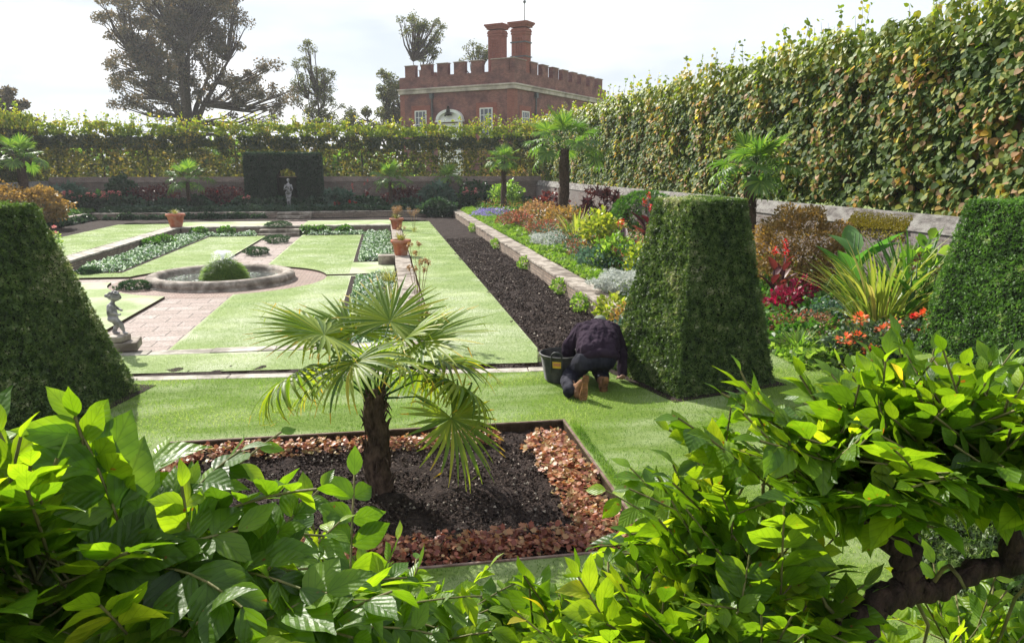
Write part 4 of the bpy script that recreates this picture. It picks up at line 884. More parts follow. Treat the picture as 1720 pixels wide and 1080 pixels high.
# ------------------------------------------------------------------ pool
pool = thing('round_pool', 'round pool with thick rounded stone rim in the sunken garden', 'pool', (PC[0], PC[1], Z0))
prof = [(1.60, -.15), (1.60, .08), (1.66, .10), (1.66, .17), (1.72, .235), (1.80, .265), (1.90, .265), (1.98, .235), (2.03, .17), (2.035, .10), (2.0, .05), (2.06, .04), (2.06, -.1)]
pr = MB().lathe(prof, 96).build('rim', M['coping'], pool, smooth=True)
pw = MB().lathe([(1.63, 0.01), (.9, .01), (.02, .01)], 64); pwo = tag(MB().lathe([(1.63, 0.0), (.9, .0), (.001, .0)], 64).build('water', M['water'], None, smooth=True), kind='structure'); pwo.location = (PC[0], PC[1], Z0 + .085)
rp_ = MB().lathe([(2.05, 0), (2.94, 0)], 96); rpo = tag(rp_.build('ring_path', M['ring_paving']), kind='structure'); rpo.location = (PC[0], PC[1], Z0 + .005)
n = 1500; a = rng.random(n) * 6.28; rr = 1.6 * rng.random(n) ** .5; keep = np.sin(a * 3 + rr * 4) + np.cos(rr * 7 - a) > .5; a, rr = a[keep], rr[keep]
P = np.stack([PC[0] + rr * np.cos(a), PC[1] + rr * np.sin(a), np.full(len(a), Z0 + .092)], 1)
tag(batch('floating_leaves', OVAL4, M['bedding'], P, sph(len(P)) * [1, 1, .05], np.repeat([[0, 0, 1.]], len(P), 0), .05, None), 'small leaves and petals floating on the round pool', 'leaves', kind='stuff')
mound = thing('rush_mound', 'shaggy green mound of grass in the middle of the pool', 'plant', (PC[0] + .06, PC[1], Z0 + .08))
n = 9000; d = sph(n); d[:, 2] = np.abs(d[:, 2]); P = d * [.50, .50, .58] * (.72 + .28 * rng.random((n, 1)))
batch('foliage', fan_tpl(3, .05, .9), M['fresh'], P, d * [1, 1, .2] + sph(n) * .35 + [0, 0, -.55], d + sph(n) * .5, .23 * (.5 + .9 * rng.random(n)), mound)
MB().ball((0, 0, .0), (.34, .34, .40), 20, 12).build('inner_growth', M['core'], mound, smooth=True)
n = 2600; a = rng.random(n) * 6.28; t = rng.random(n); rr = t * .36 * (.8 + .4 * rng.random(n)); z = .66 + 1.05 * t - 1.25 * t * t + .02 * rng.normal(size=n)
P = np.stack([PC[0] + .06 + rr * np.cos(a) + .02 * rng.normal(size=n), PC[1] + rr * np.sin(a), Z0 + .08 + z - .1], 1)
tag(batch('fountain_spray', DIAM, M['spray'], P, sph(n), sph(n), .022 * (.4 + rng.random(n)), None), 'low dome of white fountain spray over the grass mound', 'fountain spray', kind='stuff')

# ------------------------------------------------------------------ bedding rows and clumps in the sunken garden
cover('bedding_plants', 'band of green and white bedding plants along the near right sunken lawn', (-.86, .26, 12.4, 22.3), 14000, .2, .062, 'bedding', z=ZL)
cover('bedding_plants', 'band of green and white bedding plants along the far right sunken lawn', (-.92, .26, 25.9, 37.2), 12000, .22, .068, 'bedding', z=ZL)
cover('bedding_plants', 'thin band of pale bedding plants below the far sunken wall', (-3.6, -.95, 36.4, 37.35), 2600, .2, .07, 'bedding', z=ZL)
cover('bedding_plants', 'long band of silvery bedding plants along the left sunken wall', (-9.4, -8.1, 24.4, 36.4), 13000, .22, .07, 'bedding', z=ZL)
cover('bedding_plants', 'thin band of silvery bedding plants at the far left of the sunken lawn', (-9.4, -6.0, 36.4, 37.35), 3000, .2, .07, 'bedding', z=ZL)
for (x0, x1, y0, y1) in ((-1.02, .27, 12.3, 22.4), (-1.08, .27, 25.8, 37.4), (-3.7, -1.09, 36.3, 37.4), (-9.48, -7.98, 24.3, 37.4), (-7.97, -5.9, 36.3, 37.4)):
    s = MB(); s.box(x0, x1, y0, y1, ZL - .02, ZL + .012); struct('flower_bed_soil', s, M['soil'])
for (px, py, z, r_, lab) in ((465, 408, Z0, (.52, .7, .16), 'dark low herb clump on the sunken path nearest the far steps'), (432, 428, Z0, (.42, .6, .15), 'dark low herb clump on the sunken path between pool and far steps'),
                         (467, 381, Z1, (.6, .8, .12), 'dark low herb clump on the upper path by the far steps'), (232, 486, Z0, (.52, .42, .12), 'low grey green herb clump on the paving left of the pool'), (152, 462, Z0, (.3, .4, .12), 'little herb clump at the left end of the cross path')):
    q = gnd(px, py, z); bush('herb_clump', lab, 'plant', (q.x, q.y, z), r_, 'dim', 1500, .05, tpl=SPRIG, stems=0, inner=.75, up=.6)
for i, (x, y) in enumerate(((-9.1, 33.0), (-9.2, 31.6), (-8.6, 37.2), (-7.4, 37.25), (-3.6, 37.2), (-3.0, 37.3), (-1.9, 37.3))):
    bush('trailing_plant', ['leafy tuft spilling by the left sunken wall, nearer one', 'leafy tuft spilling by the left sunken wall, farther one', 'tuft at the left corner of the far sunken wall', 'second tuft along the far sunken wall from the left', 'tuft just right of the far steps', 'tuft beside the one at the far steps', 'tuft near the right end of the far sunken wall'][i] if i > 1 else ['leafy tuft spilling by the left sunken wall, farther one', 'leafy tuft spilling by the left sunken wall, nearer one'][i], 'plant', (x, y, ZL), (.38, .34, .2), 'green', 420, .08, tpl=CARD, stems=0, group='tufts below the sunken walls')

# ------------------------------------------------------------------ terracotta pots
def pot(label, loc, h=.42, r=.26, sq=True):
    o = thing('terracotta_pot', label, 'flower pot', loc, 0, 'terracotta pots on the low walls')
    mb = MB().lathe([(.001, .0), (r * .62, 0), (r * .64, .02), (r * .90, h * .80), (r * 1.02, h * .82), (r * 1.06, h * .86), (r * 1.06, h * .97), (r * 1.0, h), (r * .9, h), (r * .86, h * .88), (.001, h * .88)], 28)
    mb.build('pot_body', M['terracotta'], o, smooth=True); MB().lathe([(.001, 0), (r * .86, 0)], 20, (0, 0, h * .89)).build('potting_soil', M['soil'], o); return o
def allium(label, loc, n=10, h=.75, tuft=50, seed=1, hs=.06, lean=.35):
    """a tuft of strap leaves with round dried flower heads on tall stalks"""
    r = random.Random(seed); o = thing('agapanthus', label, 'plant', loc, 0, 'agapanthus in the pots'); link('strap_leaves', blades_mesh(tuft, .38, .010, .55, 1.2, 5, .10, seed), o, M['drygrass'])
    mb = MB(); P = []
    for i in range(n):
        a = r.uniform(0, 6.28); l_ = r.uniform(.05, lean); H_ = h * r.uniform(.7, 1.1); e = Vector((math.cos(a) * l_ * H_, math.sin(a) * l_ * H_, H_)); mb.tube([(0, 0, 0), e * .5 + Vector((0, 0, .05)), e], [.006, .005, .004], 5)
        k = 70; Q_ = np.array(e)[None] + sph(k) * hs * (.4 + .6 * rng.random((k, 1))); batch('seed_head', DIAM, M['peach'], Q_, sph(k), sph(k), .03, o)
    mb.build('flower_stalks', M['straw'], o, smooth=True); return o
WX = .53; wz = Z1 + .025
pot('terracotta pot on the right sunken wall, the whole one in clear view', (WX - .02, 24.3, wz), .50, .31); allium('leafy tuft with a few dry heads in the clearly visible wall pot', (WX - .02, 24.3, wz + .44), 4, .55, 90, 3)
pot('farther terracotta pot on the right sunken wall hidden by pink seed heads', (WX + .03, 34.6, wz), .50, .31); allium('dense bunch of pink seed heads at the far end of the pot wall', (WX + .03, 34.6, wz + .44), 16, .5, 60, 5, .13, .5)
allium('pair of pink seed heads on tall stalks beside the far pot', (WX + .75, 33.2, Z1), 5, .95, 20, 11, .12, .3)
pot('nearest terracotta pot on the wall, partly behind the near palm', (WX + .02, 12.3, wz), .36, .25); allium('tall agapanthus with dry seed heads and arching leaves above the nearest wall pot', (WX + .0, 12.35, wz + .30), 9, 1.15, 130, 7, .05, .22)
pot('terracotta pot at the far left corner of the sunken wall', (-9.75, 37.75, wz), .62, .42); allium('small tuft growing in the far left corner pot', (-9.75, 37.75, wz + .56), 0 + 1, .15, 60, 9, .05)
sword_plant('grass_tuft', 'arching yellow green grass tuft leaning over the pot wall by the near bedding', (.10, 14.2, ZL), 110, .75, .008, 'drygrass', 31, .5, 1.1)
sword_plant('grass_tuft', 'straw coloured grass tuft against the pot wall by the middle bedding', (.12, 17.6, ZL), 90, .7, .008, 'drygrass', 32, .5, 1.1)
sword_plant('grass_tuft', 'small straw coloured grass tuft by the stone block', (.12, 20.6, ZL), 70, .6, .008, 'drygrass', 33, .5, 1.0)
# ------------------------------------------------------------------ figures: tapered limbs fused into one skin
def fuse(name, caps, mat, parent, voxel=.012, smooth=6, rough=0., balls=()):
    mb = MB()
    for c in caps:
        p, r = [Vector(q[:3]) for q in c], [q[3] for q in c]
        for i in range(len(p) - 1):
            L_ = (p[i + 1] - p[i]).length; k = max(1, int(L_ / (max(r[i], r[i + 1]) * .5)))
            mb.tube([p[i].lerp(p[i + 1], j / k) for j in range(k + 1)], [r[i] + (r[i + 1] - r[i]) * j / k for j in range(k + 1)], 12)
        for q, rr in zip(p, r): mb.ball(q, rr * 1.0, 14, 9)
    for c, r in balls: mb.ball(c, r, 16, 10)
    me = bpy.data.meshes.new('tmp'); me.from_pydata(mb.v, [], mb.f); o = bpy.data.objects.new('tmp', me); COL.objects.link(o)
    m1 = o.modifiers.new('r', 'REMESH'); m1.mode = 'VOXEL'; m1.voxel_size = voxel
    m2 = o.modifiers.new('s', 'SMOOTH'); m2.factor = .5; m2.iterations = smooth
    dg = bpy.context.evaluated_depsgraph_get(); me2 = bpy.data.meshes.new_from_object(o.evaluated_get(dg)); bpy.data.objects.remove(o); bpy.data.meshes.remove(me)
    if rough:
        for v in me2.vertices:
            q = v.co; h = noise.fractal(Vector((q.x * 9, q.y * 9, q.z * 4)), .8, 2, 3); v.co = q + v.normal * h * rough
    me2.polygons.foreach_set('use_smooth', [True] * len(me2.polygons)); me2.materials.clear()
    me2.name = name
    return link(name, me2, parent, mat)
def nail(c): pass

# boy statue
bz = Z1 + .02; boy = thing('boy_statue', 'small grey lead statue of a naked curly haired boy on stone blocks', 'statue', (-4.10, 12.25, bz)); boy.rotation_euler = (0, 0, R(8)); boy.scale = (1.18, 1.18, .95)
MB().box(-.34, .19, -.2, .22, 0, .15).build('base_block', M['coping'], boy, bevel=.02)
MB().prism([(-.22, -.17), (.02, -.19), (.10, .0), (.02, .16), (-.22, .17)], .152, .26).build('upper_block', M['coping'], boy, bevel=.02)
b0 = .262; sx = -.08
fuse('body', [[(sx - .01, 0, b0 + .25, .062), (sx - .02, 0, b0 + .36, .066), (sx - .02, 0, b0 + .46, .058), (sx + .0, 0, b0 + .53, .026), (sx + .02, 0, b0 + .57, .03)],
      [(sx - .02, .03, b0 + .27, .055), (sx + .02, .04, b0 + .14, .038), (sx - .03, .04, b0 + .03, .024)], [(sx - .03, .04, b0 + .02, .02), (sx + .03, .03, b0 + .014, .017)],
      [(sx + .0, -.03, b0 + .26, .054), (sx + .075, -.04, b0 + .16, .038), (sx + .10, -.03, b0 + .06, .023)], [(sx + .10, -.03, b0 + .02, .02), (sx + .14, -.04, b0 + .014, .016)],
      [(sx - .03, .07, b0 + .48, .028), (sx + .04, .09, b0 + .40, .022), (sx + .09, .04, b0 + .38, .018)],
      [(sx - .01, -.075, b0 + .48, .028), (sx - .005, -.10, b0 + .38, .022), (sx + .06, -.07, b0 + .33, .018), (sx + .08, -.04, b0 + .33, .018)]],
     M['lead_statue'], boy, .0075, 4, balls=[((sx + .035, 0, b0 + .62), (.072, .066, .078)), ((sx + .10, 0, b0 + .60), (.016, .014, .02)), ((sx + .08, .02, b0 + .585), (.025, .03, .02)), ((sx + .01, -.065, b0 + .61), (.014, .01, .02)), ((sx - .02, -.03, b0 + .26), (.06, .05, .055))])
cur = []
for i in range(90):
    v = Vector((random.gauss(0, 1), random.gauss(0, 1), random.gauss(0, 1))).normalized()
    if v.z < -.25 and v.x > -.4 or v.x > .75 and v.z < .5: continue
    cur.append(((sx + .025 + v.x * .070, v.y * .066, b0 + .635 + v.z * .072), .018))
fuse('curly_hair', [], M['lead_statue'], boy, .006, 2, balls=cur + [((sx - .06, 0, b0 + .64), .032)])

# standing female statue in the niche
sq_ = at(486, 345, 46.4); ven = thing('female_statue', 'pale grey standing nude female statue in front of the arched yew', 'statue', (sq_.x, 46.4, -.02))
MB().box(-.26, .26, -.24, .24, 0, .16).build('plinth', M['coping'], ven, bevel=.02); z = .16
fuse('body', [[(-.02, 0, z + .83, .145), (-.01, 0, z + .98, .115), (0, 0, z + 1.12, .125), (0, 0, z + 1.30, .11), (0.01, 0, z + 1.38, .05), (.015, 0, z + 1.45, .052)],
     [(-.09, 0, z + .82, .105), (-.075, -.02, z + .45, .062), (-.09, .02, z + .08, .036)], [(-.09, .02, z + .04, .035), (-.10, -.12, z + .03, .025)],
     [(.08, 0, z + .80, .10), (.04, -.07, z + .45, .06), (.06, .0, z + .08, .035)], [(.06, .0, z + .04, .034), (.08, -.12, z + .03, .024)],
     [(-.17, 0, z + 1.28, .05), (-.25, -.03, z + 1.02, .04), (-.10, -.16, z + 1.06, .032), (-.02, -.17, z + 1.1, .03)],
     [(.17, 0, z + 1.28, .05), (.24, -.02, z + 1.03, .04), (.12, -.12, z + .84, .032), (.04, -.16, z + .82, .03)]], M['lead_statue'], ven, .014, 4,
     balls=[((.02, -.01, z + 1.55), (.075, .09, .105)), ((-.065, -.1, z + 1.21), .05), ((.065, -.1, z + 1.21), .05), ((.02, .0, z + 1.58), (.095, .1, .1)), ((.02, .09, z + 1.56), .05), ((.02, -.1, z + 1.54), (.012, .018, .02))])

# ------------------------------------------------------------------ the kneeling gardener
M['jumper'] = nmat('navy_jumper', (.020, .012, .022), (.038, .025, .04), 6, .95, .5, 260, .003, .1)
M['trousers'] = nmat('dark_work_trousers', (.008, .008, .014), (.018, .018, .03), 7, .9, .4, 200, .003, .15, c3=(.034, .034, .045), scale2=5)
M['skin'] = nmat('skin', (.28, .15, .10), (.38, .22, .15), 10, .6, .1, 80, .002)
M['boot'] = nmat('tan_boot_leather', (.13, .065, .035), (.25, .13, .065), 14, .8, .4, 90, .004, .2)
M['sole'] = nmat('muddy_rubber_sole', (.20, .10, .045), (.36, .19, .085), 18, .9, .5, 60, .006, .1, c3=(.06, .035, .02), scale2=9)
M['cap_cloth'] = nmat('olive_cap_cloth', (.10, .12, .09), (.22, .25, .19), 30, .9, .3, 200, .003)
G = Vector((2.30, 7.95, 0)); g = thing('person', 'person in dark jumper and work trousers kneeling bent forward beside the black bucket', 'person', G)
def gp_(x, y, z, r): return (x - G.x, y - G.y, z, r)
sL, sR, hp = (2.24, 8.42, .60), (2.66, 8.36, .60), (2.33, 7.98, .35)
body = fuse('body', [[gp_(2.34, 8.0, .34, .12), gp_(2.42, 8.22, .52, .11), gp_(2.47, 8.42, .58, .10), gp_(2.53, 8.58, .60, .055), gp_(2.58, 8.66, .58, .06)],
     [gp_(2.24, 8.0, .33, .085), gp_(2.06, 8.12, .11, .06), gp_(2.00, 7.76, .08, .045), gp_(2.02, 7.62, .08, .035)], [gp_(2.42, 8.02, .33, .085), gp_(2.46, 8.24, .09, .06), gp_(2.42, 7.92, .08, .04), gp_(2.40, 7.82, .08, .035)],
     [gp_(2.26, 8.42, .57, .05), gp_(2.12, 8.44, .32, .04), gp_(2.28, 8.66, .14, .03), gp_(2.34, 8.70, .08, .028)],
     [gp_(2.66, 8.36, .57, .05), gp_(2.75, 8.30, .32, .042), gp_(2.73, 8.20, .13, .03), gp_(2.72, 8.17, .07, .028)],
     ], M['skin'], g, .010, 4, balls=[((2.60 - G.x, 8.74 - G.y, .57), (.082, .098, .105)), ((2.62 - G.x, 8.84 - G.y, .53), (.02, .022, .03)), ((2.52 - G.x, 8.74 - G.y, .57), (.012, .03, .035)), ((2.68 - G.x, 8.73 - G.y, .57), (.012, .03, .035))] + [])
def hand(bx_, by_, bz_, sgn, name='hand'):
    palm_ = [[(bx_, by_, bz_ + .03, .022), (bx_ + .005, by_ + .03, bz_ - .0, .026)], [(bx_ - .02, by_ + .0, bz_ + .02, .018), (bx_ - .022, by_ + .035, bz_ - .005, .016)], [(bx_ + .022, by_, bz_ + .02, .018), (bx_ + .024, by_ + .035, bz_ - .005, .016)]]
    for i, l_ in enumerate((.055, .066, .062, .048)):
        x = bx_ - .03 + i * .02; palm_.append([(x, by_ + .04, bz_, .0095), (x * 1., by_ + .04 + l_ * .6, bz_ + .008, .009), (x, by_ + .04 + l_, bz_ - .02 - .004 * i, .0075)])
    palm_.append([(bx_ - sgn * .03, by_ + .005, bz_ + .01, .012), (bx_ - sgn * .055, by_ + .03, bz_ + .0, .010), (bx_ - sgn * .052, by_ + .06, bz_ - .018, .008)])
    return fuse(name, palm_, M['skin'], body, .005, 3)
hand(2.34 - G.x, 8.70 - G.y, .055, -1); hand(2.715 - G.x, 8.14 - G.y, .05, 1)
fuse('trousers', [[gp_(2.24, 7.99, .345, .125), gp_(2.08, 8.12, .13, .095), gp_(1.98, 7.88, .10, .078), gp_(1.955, 7.66, .085, .070)], [gp_(2.42, 8.0, .345, .125), gp_(2.47, 8.24, .12, .09), gp_(2.43, 8.02, .11, .075), gp_(2.41, 7.88, .10, .068)],
      [gp_(2.20, 7.96, .33, .12), gp_(2.46, 7.97, .33, .12)], [gp_(2.33, 8.0, .38, .14), gp_(2.34, 8.1, .46, .13)]], M['trousers'], g, .012, 3, .022)
fuse('jumper', [[gp_(2.25, 8.0, .42, .130), gp_(2.30, 8.16, .50, .140), gp_(2.35, 8.38, .575, .130)], [gp_(2.48, 8.0, .42, .130), gp_(2.52, 8.14, .50, .14), gp_(2.58, 8.36, .575, .130)], [gp_(2.36, 8.02, .44, .14), gp_(2.42, 8.2, .56, .14), gp_(2.47, 8.42, .60, .12)],
      [gp_(2.53, 8.52, .62, .075), gp_(2.56, 8.58, .62, .068)], [gp_(2.28, 8.42, .58, .10), gp_(2.14, 8.44, .40, .082), gp_(2.13, 8.44, .33, .075), gp_(2.26, 8.62, .17, .052)],
      [gp_(2.65, 8.36, .57, .10), gp_(2.745, 8.32, .36, .076), gp_(2.745, 8.26, .28, .07), gp_(2.725, 8.19, .09, .05)]], M['jumper'], g, .011, 3, .028)
fuse('hem', [[gp_(2.17, 7.955, .375, .06), gp_(2.25, 7.90, .42, .058), gp_(2.36, 7.885, .44, .058), gp_(2.48, 7.90, .42, .058), gp_(2.56, 7.96, .375, .06)]], M['jumper'], g, .012, 4, .006)
cb = Vector((2.60 - G.x, 8.74 - G.y, .575)); c_ = fuse('cap', [], M['cap_cloth'], g, .008, 3, .004, balls=[(cb + Vector((0, -.005, .03)), (.092, .108, .092))])
def boot(o_, fx):
    b = fuse('boot', fx['caps'], M['boot'], g, .007, 3, .003)
    s = fx['sole']; mb = MB(); c = Vector(s[0]); ax, ay, az = [Vector(v).normalized() for v in s[1]]   # length, width, outward
    out = [(-.145, .0), (-.138, .028), (-.10, .036), (-.04, .030), (.03, .040), (.09, .047), (.13, .036), (.15, .0)]
    ring = out + [(x, -y) for x, y in reversed(out[1:-1])]; n = len(ring)
    for h_ in (0, .018):
        for x, y in ring: mb.v.append(tuple(c + ax * x + ay * y + az * h_))
    mb.f.append(tuple(range(n))); mb.f.append(tuple(reversed(range(n, 2 * n))))
    for i in range(n): j = (i + 1) % n; mb.f.append((i, j, n + j, n + i))
    def lug(x0, x1, w):
        k = len(mb.v)
        for h_ in (.016, .034):
            for x, y in ((x0, -w), (x1, -w), (x1, w), (x0, w)): mb.v.append(tuple(c + ax * x + ay * y + az * h_))
        for q in ((4, 5, 6, 7), (0, 1, 5, 4), (1, 2, 6, 5), (2, 3, 7, 6), (3, 0, 4, 7)): mb.f.append(tuple(k + i for i in q))
    for i in range(4): lug(-.130 + i * .022, -.116 + i * .022, .026)
    for i in range(6): lug(-.01 + i * .023, .005 + i * .023, .034 if i < 4 else .026)
    so_ = mb.build('sole', M['sole'], b, bevel=.003)
o1 = Vector((2.075 - G.x, 7.60 - G.y, 0))
boot(g, dict(caps=[[tuple(o1 + Vector((-.10, .10, .09))) + (.052,), tuple(o1 + Vector((-.03, .06, .115))) + (.05,), tuple(o1 + Vector((.0, .01, .175))) + (.046,)], [tuple(o1 + Vector((0, .01, .17))) + (.044,), tuple(o1 + Vector((-.03, .035, .10))) + (.05,), tuple(o1 + Vector((-.045, .01, .05))) + (.045,), tuple(o1 + Vector((-.03, -.01, .045))) + (.04,)]],
             sole=(tuple(o1 + Vector((.012, -.045, .135))), ((-.14, -.08, -1), (1, .18, -.16), (.16, -1, .1)))))
o2 = Vector((2.39 - G.x, 7.84 - G.y, 0))
boot(g, dict(caps=[[tuple(o2 + Vector((.01, .1, .10))) + (.055,), tuple(o2 + Vector((0, .03, .115))) + (.052,), tuple(o2 + Vector((0, -.03, .10))) + (.05,)], [tuple(o2 + Vector((0, -.03, .10))) + (.048,), tuple(o2 + Vector((0, .02, .06))) + (.046,), tuple(o2 + Vector((0, .06, .04))) + (.04,)]],
             sole=(tuple(o2 + Vector((0, -.03, .06))), ((0, .45, -1), (1, 0, 0), (0, -1, -.45)))))

# the bucket
M['rubber'] = nmat('black_rubber', (.018, .02, .02), (.04, .043, .042), 12, .55, .15, 60, .003, .4, c3=(.07, .065, .06), scale2=6)
M['yellow_label'] = nmat('yellow_label', (.65, .42, .03), (.75, .5, .05), 20, .6, .1)
M['red_print'] = nmat('faded_red_print', (.55, .20, .08), (.62, .26, .12), 20, .6, .1)
bk = thing('rubber_bucket', 'flexible black ribbed garden bucket with a yellow label, left of the kneeling person', 'bucket', (2.02, 8.36, 0)); bk.rotation_euler = (0, 0, R(4))
prof = [(.001, .0), (.175, .0), (.185, .012)]
for i in range(17): z_ = .02 + i * .016; r_ = .186 + .062 * z_ / .33; prof += [(r_, z_), (r_ + .0035, z_ + .004), (r_ + .0035, z_ + .009), (r_, z_ + .012)]
prof += [(.250, .315), (.262, .325), (.262, .337), (.250, .342), (.243, .335), (.18, .03), (.001, .02)]
bko = MB().lathe(prof, 56).build('bucket_body', M['rubber'], bk, smooth=False)
for sgn, aa in ((1, R(-119)), (-1, R(50))):
    hx = lambda t: Vector((math.cos(aa + t) * .268, math.sin(aa + t) * .268, 0))
    mb = MB(); pts = [hx(-.24) + Vector((0, 0, .15)), hx(-.24) + Vector((0, 0, .32)), hx(-.2) * 1.02 + Vector((0, 0, .375)), hx(-.09) * 1.03 + Vector((0, 0, .40)), hx(.09) * 1.03 + Vector((0, 0, .40)), hx(.2) * 1.02 + Vector((0, 0, .375)), hx(.24) + Vector((0, 0, .32)), hx(.24) + Vector((0, 0, .15))]
    mb.tube(pts, .011, 8); mb.build('handle', M['rubber'], bk, smooth=True)
def curved_label(name, mat, a0, a1, z0, z1, off, par):
    mb = MB(); k = 8
    for i in range(k + 1):
        a = a0 + (a1 - a0) * i / k
        for z_ in (z0, z1): r_ = .1905 + .062 * z_ / .33 + off; mb.v.append((r_ * math.cos(a), r_ * math.sin(a), z_))
    for i in range(k): mb.f.append((i * 2, i * 2 + 2, i * 2 + 3, i * 2 + 1))
    mb2 = mb.build(name, M[mat], par); md = mb2.modifiers.new('s', 'SOLIDIFY'); md.thickness = .002; return mb2
yl_ = curved_label('label', 'yellow_label', R(-119) - .22, R(-119) + .22, .205, .285, .006, bk)
curved_label('print', 'red_print', R(-119) - .17, R(-119) + .17, .232, .268, .009, yl_)

# ------------------------------------------------------------------ orange leaved edging plants of the palm bed
def mini_mound(name, label, mat, seed, r=.125, n=120, leaf=.036):
    o = thing(name, label, 'plant', (0, 0, 0), 0, None); d = sph(n); d[:, 2] = np.abs(d[:, 2]) * .8 + .1; d = norm(d); P = d * [r, r, .13] * (.7 + .35 * rng.random((n, 1)))
    dirs = d * [1, 1, .2] + sph(n) * .5 + [0, 0, -.15]; V = []; 
    tp = ([(0, 0, 0), (.22, -.02, .02), (.50, .25, .05), (.36, .42, -.02), (.44, .74, .05), (.2, .72, -.03), (0, 1, .02), (-.2, .72, .04), (-.44, .74, -.04), (-.36, .42, .03), (-.50, .25, -.04), (-.22, -.02, .02)], [(0, 1, 2, 3), (0, 3, 4, 5), (0, 5, 6, 7), (0, 7, 8, 9), (0, 9, 10, 11)], [(.5, .5)] * 12)
    batch('leaves', tp, M[mat], P, dirs, d + sph(n) * .5 + [0, 0, .6], leaf * (.7 + .6 * rng.random(n)), o, rng.random(n)); return o
protos = [mini_mound('heuchera', '', 'heuchera', i) for i in range(3)] + [mini_mound('heuchera', '', 'heuchera_dark', i) for i in range(3)]
for p_ in protos: p_['label'] = 'x'
used = set()
def put(k, x, y, z, s, label, group):
    p_ = protos[k]
    if k not in used: used.add(k); p_.location = (x, y, z); p_.rotation_euler = (0, 0, random.uniform(0, 6)); p_.scale = (s,) * 3; p_['label'] = label; p_['category'] = 'plant'; p_['group'] = group
    else: copy_tree(p_, (x, y, z), random.uniform(0, 6), s, label, 'plant', group)
zb_ = -.075
y = BY0 + .12
while y < BY1 - .3:
    for dx in (.16, .30): put(random.randrange(3), BX1 - dx + random.uniform(-.04, .04) - .02 * (y > 6), y + random.uniform(-.05, .05), zb_, random.uniform(.9, 1.2), 'orange leaved heuchera in the dense row along the right edge of the palm bed', 'heucheras along the right edge')
    y += .19
x = BX0 + .15
while x < BX1 - .5:
    if not (1.05 < x < 1.3): put(random.randrange(3), x, BY1 - .22 + random.uniform(-.04, .04), zb_, random.uniform(.85, 1.1), 'orange leaved heuchera in the row along the far edge of the palm bed', 'heucheras along the far edge')
    x += .2
x = BX0 + .15
while x < BX1 - .3:
    for dy in (.18, .32): put(3 + random.randrange(3), x, BY0 + dy + random.uniform(-.04, .04), zb_, random.uniform(.9, 1.15), 'reddish brown heuchera in the row along the near edge of the palm bed', 'heucheras along the near edge')
    x += .2
y = BY0 + .5
while y < BY1 - .3: put(3 + random.randrange(3), BX0 + .2, y, zb_, random.uniform(.9, 1.15), 'reddish heuchera in the row along the left edge of the palm bed', 'heucheras along the left edge'); y += .22

# soil crumbs
def crumbs(label, x0, x1, y0, y1, z, n, s):
    P = np.stack([x0 + (x1 - x0) * rng.random(n), y0 + (y1 - y0) * rng.random(n), np.full(n, z)], 1); P[:, 2] += .03 * rng.random(n)
    sc_ = s * (.35 + 1.3 * rng.random(n) ** 3); tag(batch('soil_crumbs', CRUMB, M['crumb'], P, sph(n), sph(n) * .6 + [0, 0, .8], sc_), label, 'soil', kind='stuff')
crumbs('loose dark crumbs of soil and bark in the palm bed', BX0 + .02, BX1 - .02, BY0 + .02, BY1 - .02, -.10, 26000, .022)
crumbs('loose dark soil crumbs in the long strip on the right', 2.36, 3.9, 9.3, 30, Z1 - .02, 30000, .034)
crumbs('loose soil crumbs in the narrow strip behind the kerb', -6, 2.3, 9.3, 10.35, Z1 - .02, 6000, .03)
crumbs('soil crumbs under the border plants', 5.7, 9.9, 9.6, 16, -.01, 14000, .035)

# ------------------------------------------------------------------ grass blades
GB = ([(-.5, 0, 0), (.5, 0, 0), (.12, .6, .03), (.0, 1, .14)], [(0, 1, 2), (0, 2, 3)], [(0, 0), (1, 0), (.6, .6), (.5, 1)])
def turf(label, x0, x1, y0, y1, z, n, h, w, cut=None, mt='dew_sheen_grass'):
    x = x0 + (x1 - x0) * rng.random(n); y = y0 + (y1 - y0) * rng.random(n)
    if cut is not None: k = cut(x, y); x, y = x[k], y[k]
    n = len(x); patch = np.array([noise.noise(Vector((a * .9, b_ * 2.0, .3))) for a, b_ in zip(x, y)])
    d = sph(n) * .75 + [0, 0, 1]; s = h * (.35 + 1.0 * rng.random(n) ** 1.5) * (1 + .5 * patch)
    o = batch('grass', GB, M[mt], np.stack([x, y, np.full(n, z - .003)], 1), d, sph(n), np.stack([np.full(n, w), s, s], 1), None, np.clip(rng.random(n) * .7 + .15 + patch * .8, 0, 1)); return tag(o, label, 'grass', kind='stuff')
def cut_near(x, y):
    inbed = (x > BX0 - .045) & (x < BX1 + .045) & (y > BY0 - .03) & (y < BY1 + .04)
    yewR = (abs((x - 3.60) * .966 + (y - 8.28) * .259) < .77) & (abs(-(x - 3.60) * .259 + (y - 8.28) * .966) < .77)
    yewL = (abs((x + 3.79) * .966 - (y - 8.35) * .259) < .83) & (abs((x + 3.79) * .259 + (y - 8.30) * .966) < .8)
    vis = np.abs(x - .17 * y) < .80 * y + .3
    lim = (y < 8.93 - .083 * x - .0) | ((x > 3.95) & (y < 9.55))
    edge = (x < 5.5 - .0) | (y < 6.2)
    return ~inbed & ~yewR & ~yewL & vis & lim & edge
turf('short green lawn grass round the palm bed', -5.5, 6.2, 2.3, 9.5, 0, 300000, .030, .0048, cut_near, 'grass')
turf('short grass on the strip behind the kerb', -4.5, 2.3, 10.45, 11.7, Z1, 60000, .022, .005, lambda x, y: y > 10.57 - .063 * x)
turf('short grass on the long right lawn strip', .82, 2.33, 11.7, 22, Z1, 90000, .024, .006)
turf('short grass on the far half of the right lawn strip', .82, 2.33, 22, 39.6, Z1, 60000, .03, .011)
